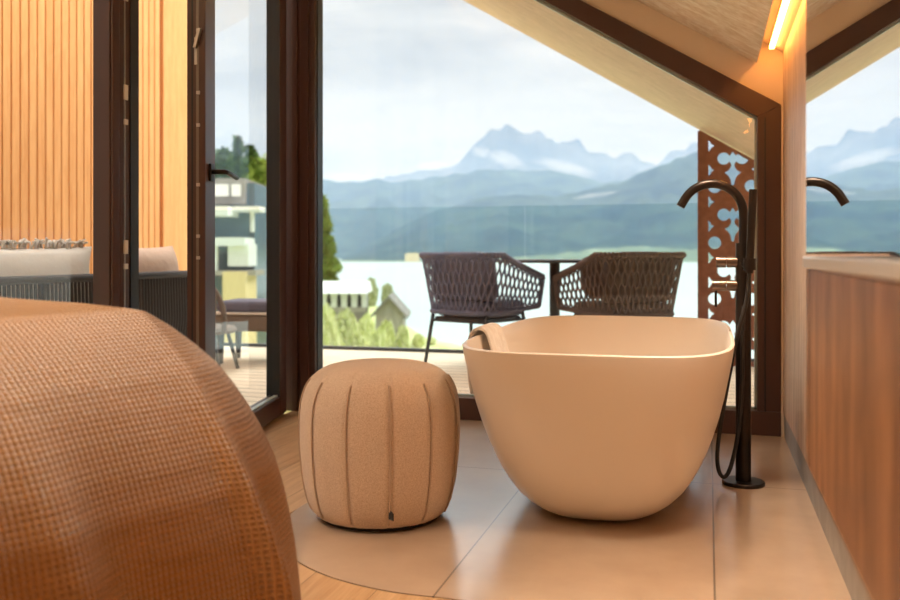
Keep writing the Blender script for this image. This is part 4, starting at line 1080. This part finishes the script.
def gable_hut(px, D, w_, ytop, yeave, label, wall, roof, dpt=7, ang=0.0, name='boat_shed'):
    b_ = at(px, D, G0); k = D/900; hw = w_*k/2; zt = zpix(ytop, D) - G0; ze = zpix(yeave, D) - G0
    r = tag(empty(name, b_, TH + ang), label, 'boathouse')
    MB().prism([(-hw, 0), (hw, 0), (hw, ze), (0, zt), (-hw, ze)], 'y', 0, dpt).build('wall', wall, r)
    sl = (zt - ze)/hw
    for sg in (-1, 1):
        MB().prism([(0, zt + 0.02), (0, zt + 0.28), (sg*(hw + 0.5), ze - sl*0.5 + 0.28), (sg*(hw + 0.5), ze - sl*0.5 + 0.02)], 'y', -0.6, dpt + 0.5).build('roof_slope', roof, r)
    MB().box((-hw*0.35, -0.05, ze*0.35), (hw*0.02, 0.0, ze*0.62)).build('window', M['dark_in'], r)
    MB().box((hw*0.2, -0.05, 0.0), (hw*0.6, 0.0, ze*0.6)).build('shed_door', M['grey_roof'], r)
    return r
gable_hut(389, 86, 27, 298, 313, 'grey timber boat shed with a gable roof at the water edge', M['grey_timber'], M['grey_roof'])
# small yellow house across the lake
b_ = at(412, 1060, LZ + 0.5)
r = tag(empty('lakeside_house', b_, TH), 'small yellow house on the far lake shore', 'house')
MB().box((-8.5, 0, 0), (8.5, 10, 7.5)).build('wall', M['yellow_wall'], r)
MB().prism([(-9.5, 7.5), (9.5, 7.5), (6, 10.5), (-6, 10.5)], 'y', -1, 11).build('roof', M['yellow_wall'], r)

# ---- modern house seen through the terrace door
D = 58; k = D/900; b_ = at(224, D, G0)
r = tag(empty('modern_house', b_, TH), 'modern lakeside house with white balconies and slate glazing seen through the door', 'house')
Z = lambda y_: zpix(y_, D) - G0
def hx(px): return (px - 224)*k
MB().box((hx(150), 0.8, 0), (hx(252), 9, Z(182))).build('wall', M['slate_glass'], r)
MB().box((hx(150), 0.3, Z(204)), (hx(244), 9, Z(178))).build('upper_wall', M['grey_roof'], r)
MB().box((hx(208), 0.1, Z(196)), (hx(228), 0.3, Z(184))).build('window', M['white_wall'], r)
MB().box((hx(231), 0.1, Z(196)), (hx(240), 0.3, Z(184))).build('window', M['white_wall'], r)
MB().box((hx(150), -2.2, Z(217)), (hx(236), 1.0, Z(208))).build('canopy', M['white_wall'], r)
MB().box((hx(236), -0.8, Z(212)), (hx(262), 1.0, Z(207))).build('side_roof', M['white_wall'], r)
MB().box((hx(251), -0.3, Z(232)), (hx(254), 0.2, Z(212))).build('rain_pipe', M['white_wall'], r)
MB().box((hx(150), -2.0, Z(246)), (hx(252), 0.8, Z(238))).build('balcony', M['white_wall'], r)
MB().box((hx(234), -1.6, Z(266)), (hx(254), 0.8, Z(244))).build('bay_wall', M['white_wall'], r)
for px in (214, 221): MB().box((hx(px), -1.8, Z(272)), (hx(px + 3), -1.4, Z(246))).build('pillar', M['white_wall'], r)
MB().box((hx(150), -1.9, Z(275)), (hx(262), 0.8, Z(270))).build('terrace_slab', M['grey_timber'], r)
MB().box((hx(232), -2.4, 0), (hx(254), 0.8, Z(271))).build('yellow_wall', M['yellow_wall'], r)
MB().box((hx(205), -0.5, 0), (hx(232), 0.8, Z(277))).build('garage_front', M['slate_glass'], r)

# ---- mist clinging to the mountain flanks
mm = bpy.data.materials.new('mist'); mm.use_nodes = True; t = mm.node_tree; t.nodes.clear()
oo = t.nodes.new('ShaderNodeOutputMaterial'); vs2 = t.nodes.new('ShaderNodeVolumeScatter')
vs2.inputs['Color'].default_value = (0.97, 0.98, 1.0, 1); vs2.inputs['Density'].default_value = 0.0035; t.links.new(vs2.outputs[0], oo.inputs['Volume'])
def mist(px, py, wpx, hpx, D, tilt, sd):
    p = at(px, D, zpix(py, D)); k = D/900
    bm = bmesh.new(); bmesh.ops.create_icosphere(bm, subdivisions=4, radius=1)
    for v in bm.verts:
        n_ = noise.fractal(v.co*1.7 + Vector((sd, 0, 0)), 0.8, 2.1, 4)
        v.co *= 1 + 0.55*n_
        v.co = Vector((v.co.x*wpx*k, v.co.y*60, v.co.z*hpx*k))
    me = bpy.data.meshes.new('mist_cloud'); bm.to_mesh(me); bm.free(); me.materials.append(mm); me.shade_smooth()
    o = bpy.data.objects.new('mist_cloud', me); COL.objects.link(o); o.location = p; o.rotation_euler = (0, math.radians(tilt), TH)
    return tag(o, kind='stuff')
for i, (a, l) in enumerate([((482, 152, 9, 5, 4240, 8), 'small mist patch left of the main peak'), ((505, 159, 16, 7, 4000, 18), 'white mist patch below the main peak'), ((563, 167, 26, 6, 4000, 14), 'long mist streak right of the main peak'),
        ((434, 166, 17, 5, 4000, 0), 'mist on the left foot of the main peak'), ((345, 176, 26, 3, 3000, 4), 'thin mist over the left ridge'), ((600, 195, 26, 2.5, 1900, -6), 'faint mist streak on the near slope')]):
    tag(mist(*a, i*3.7), l, 'mist')
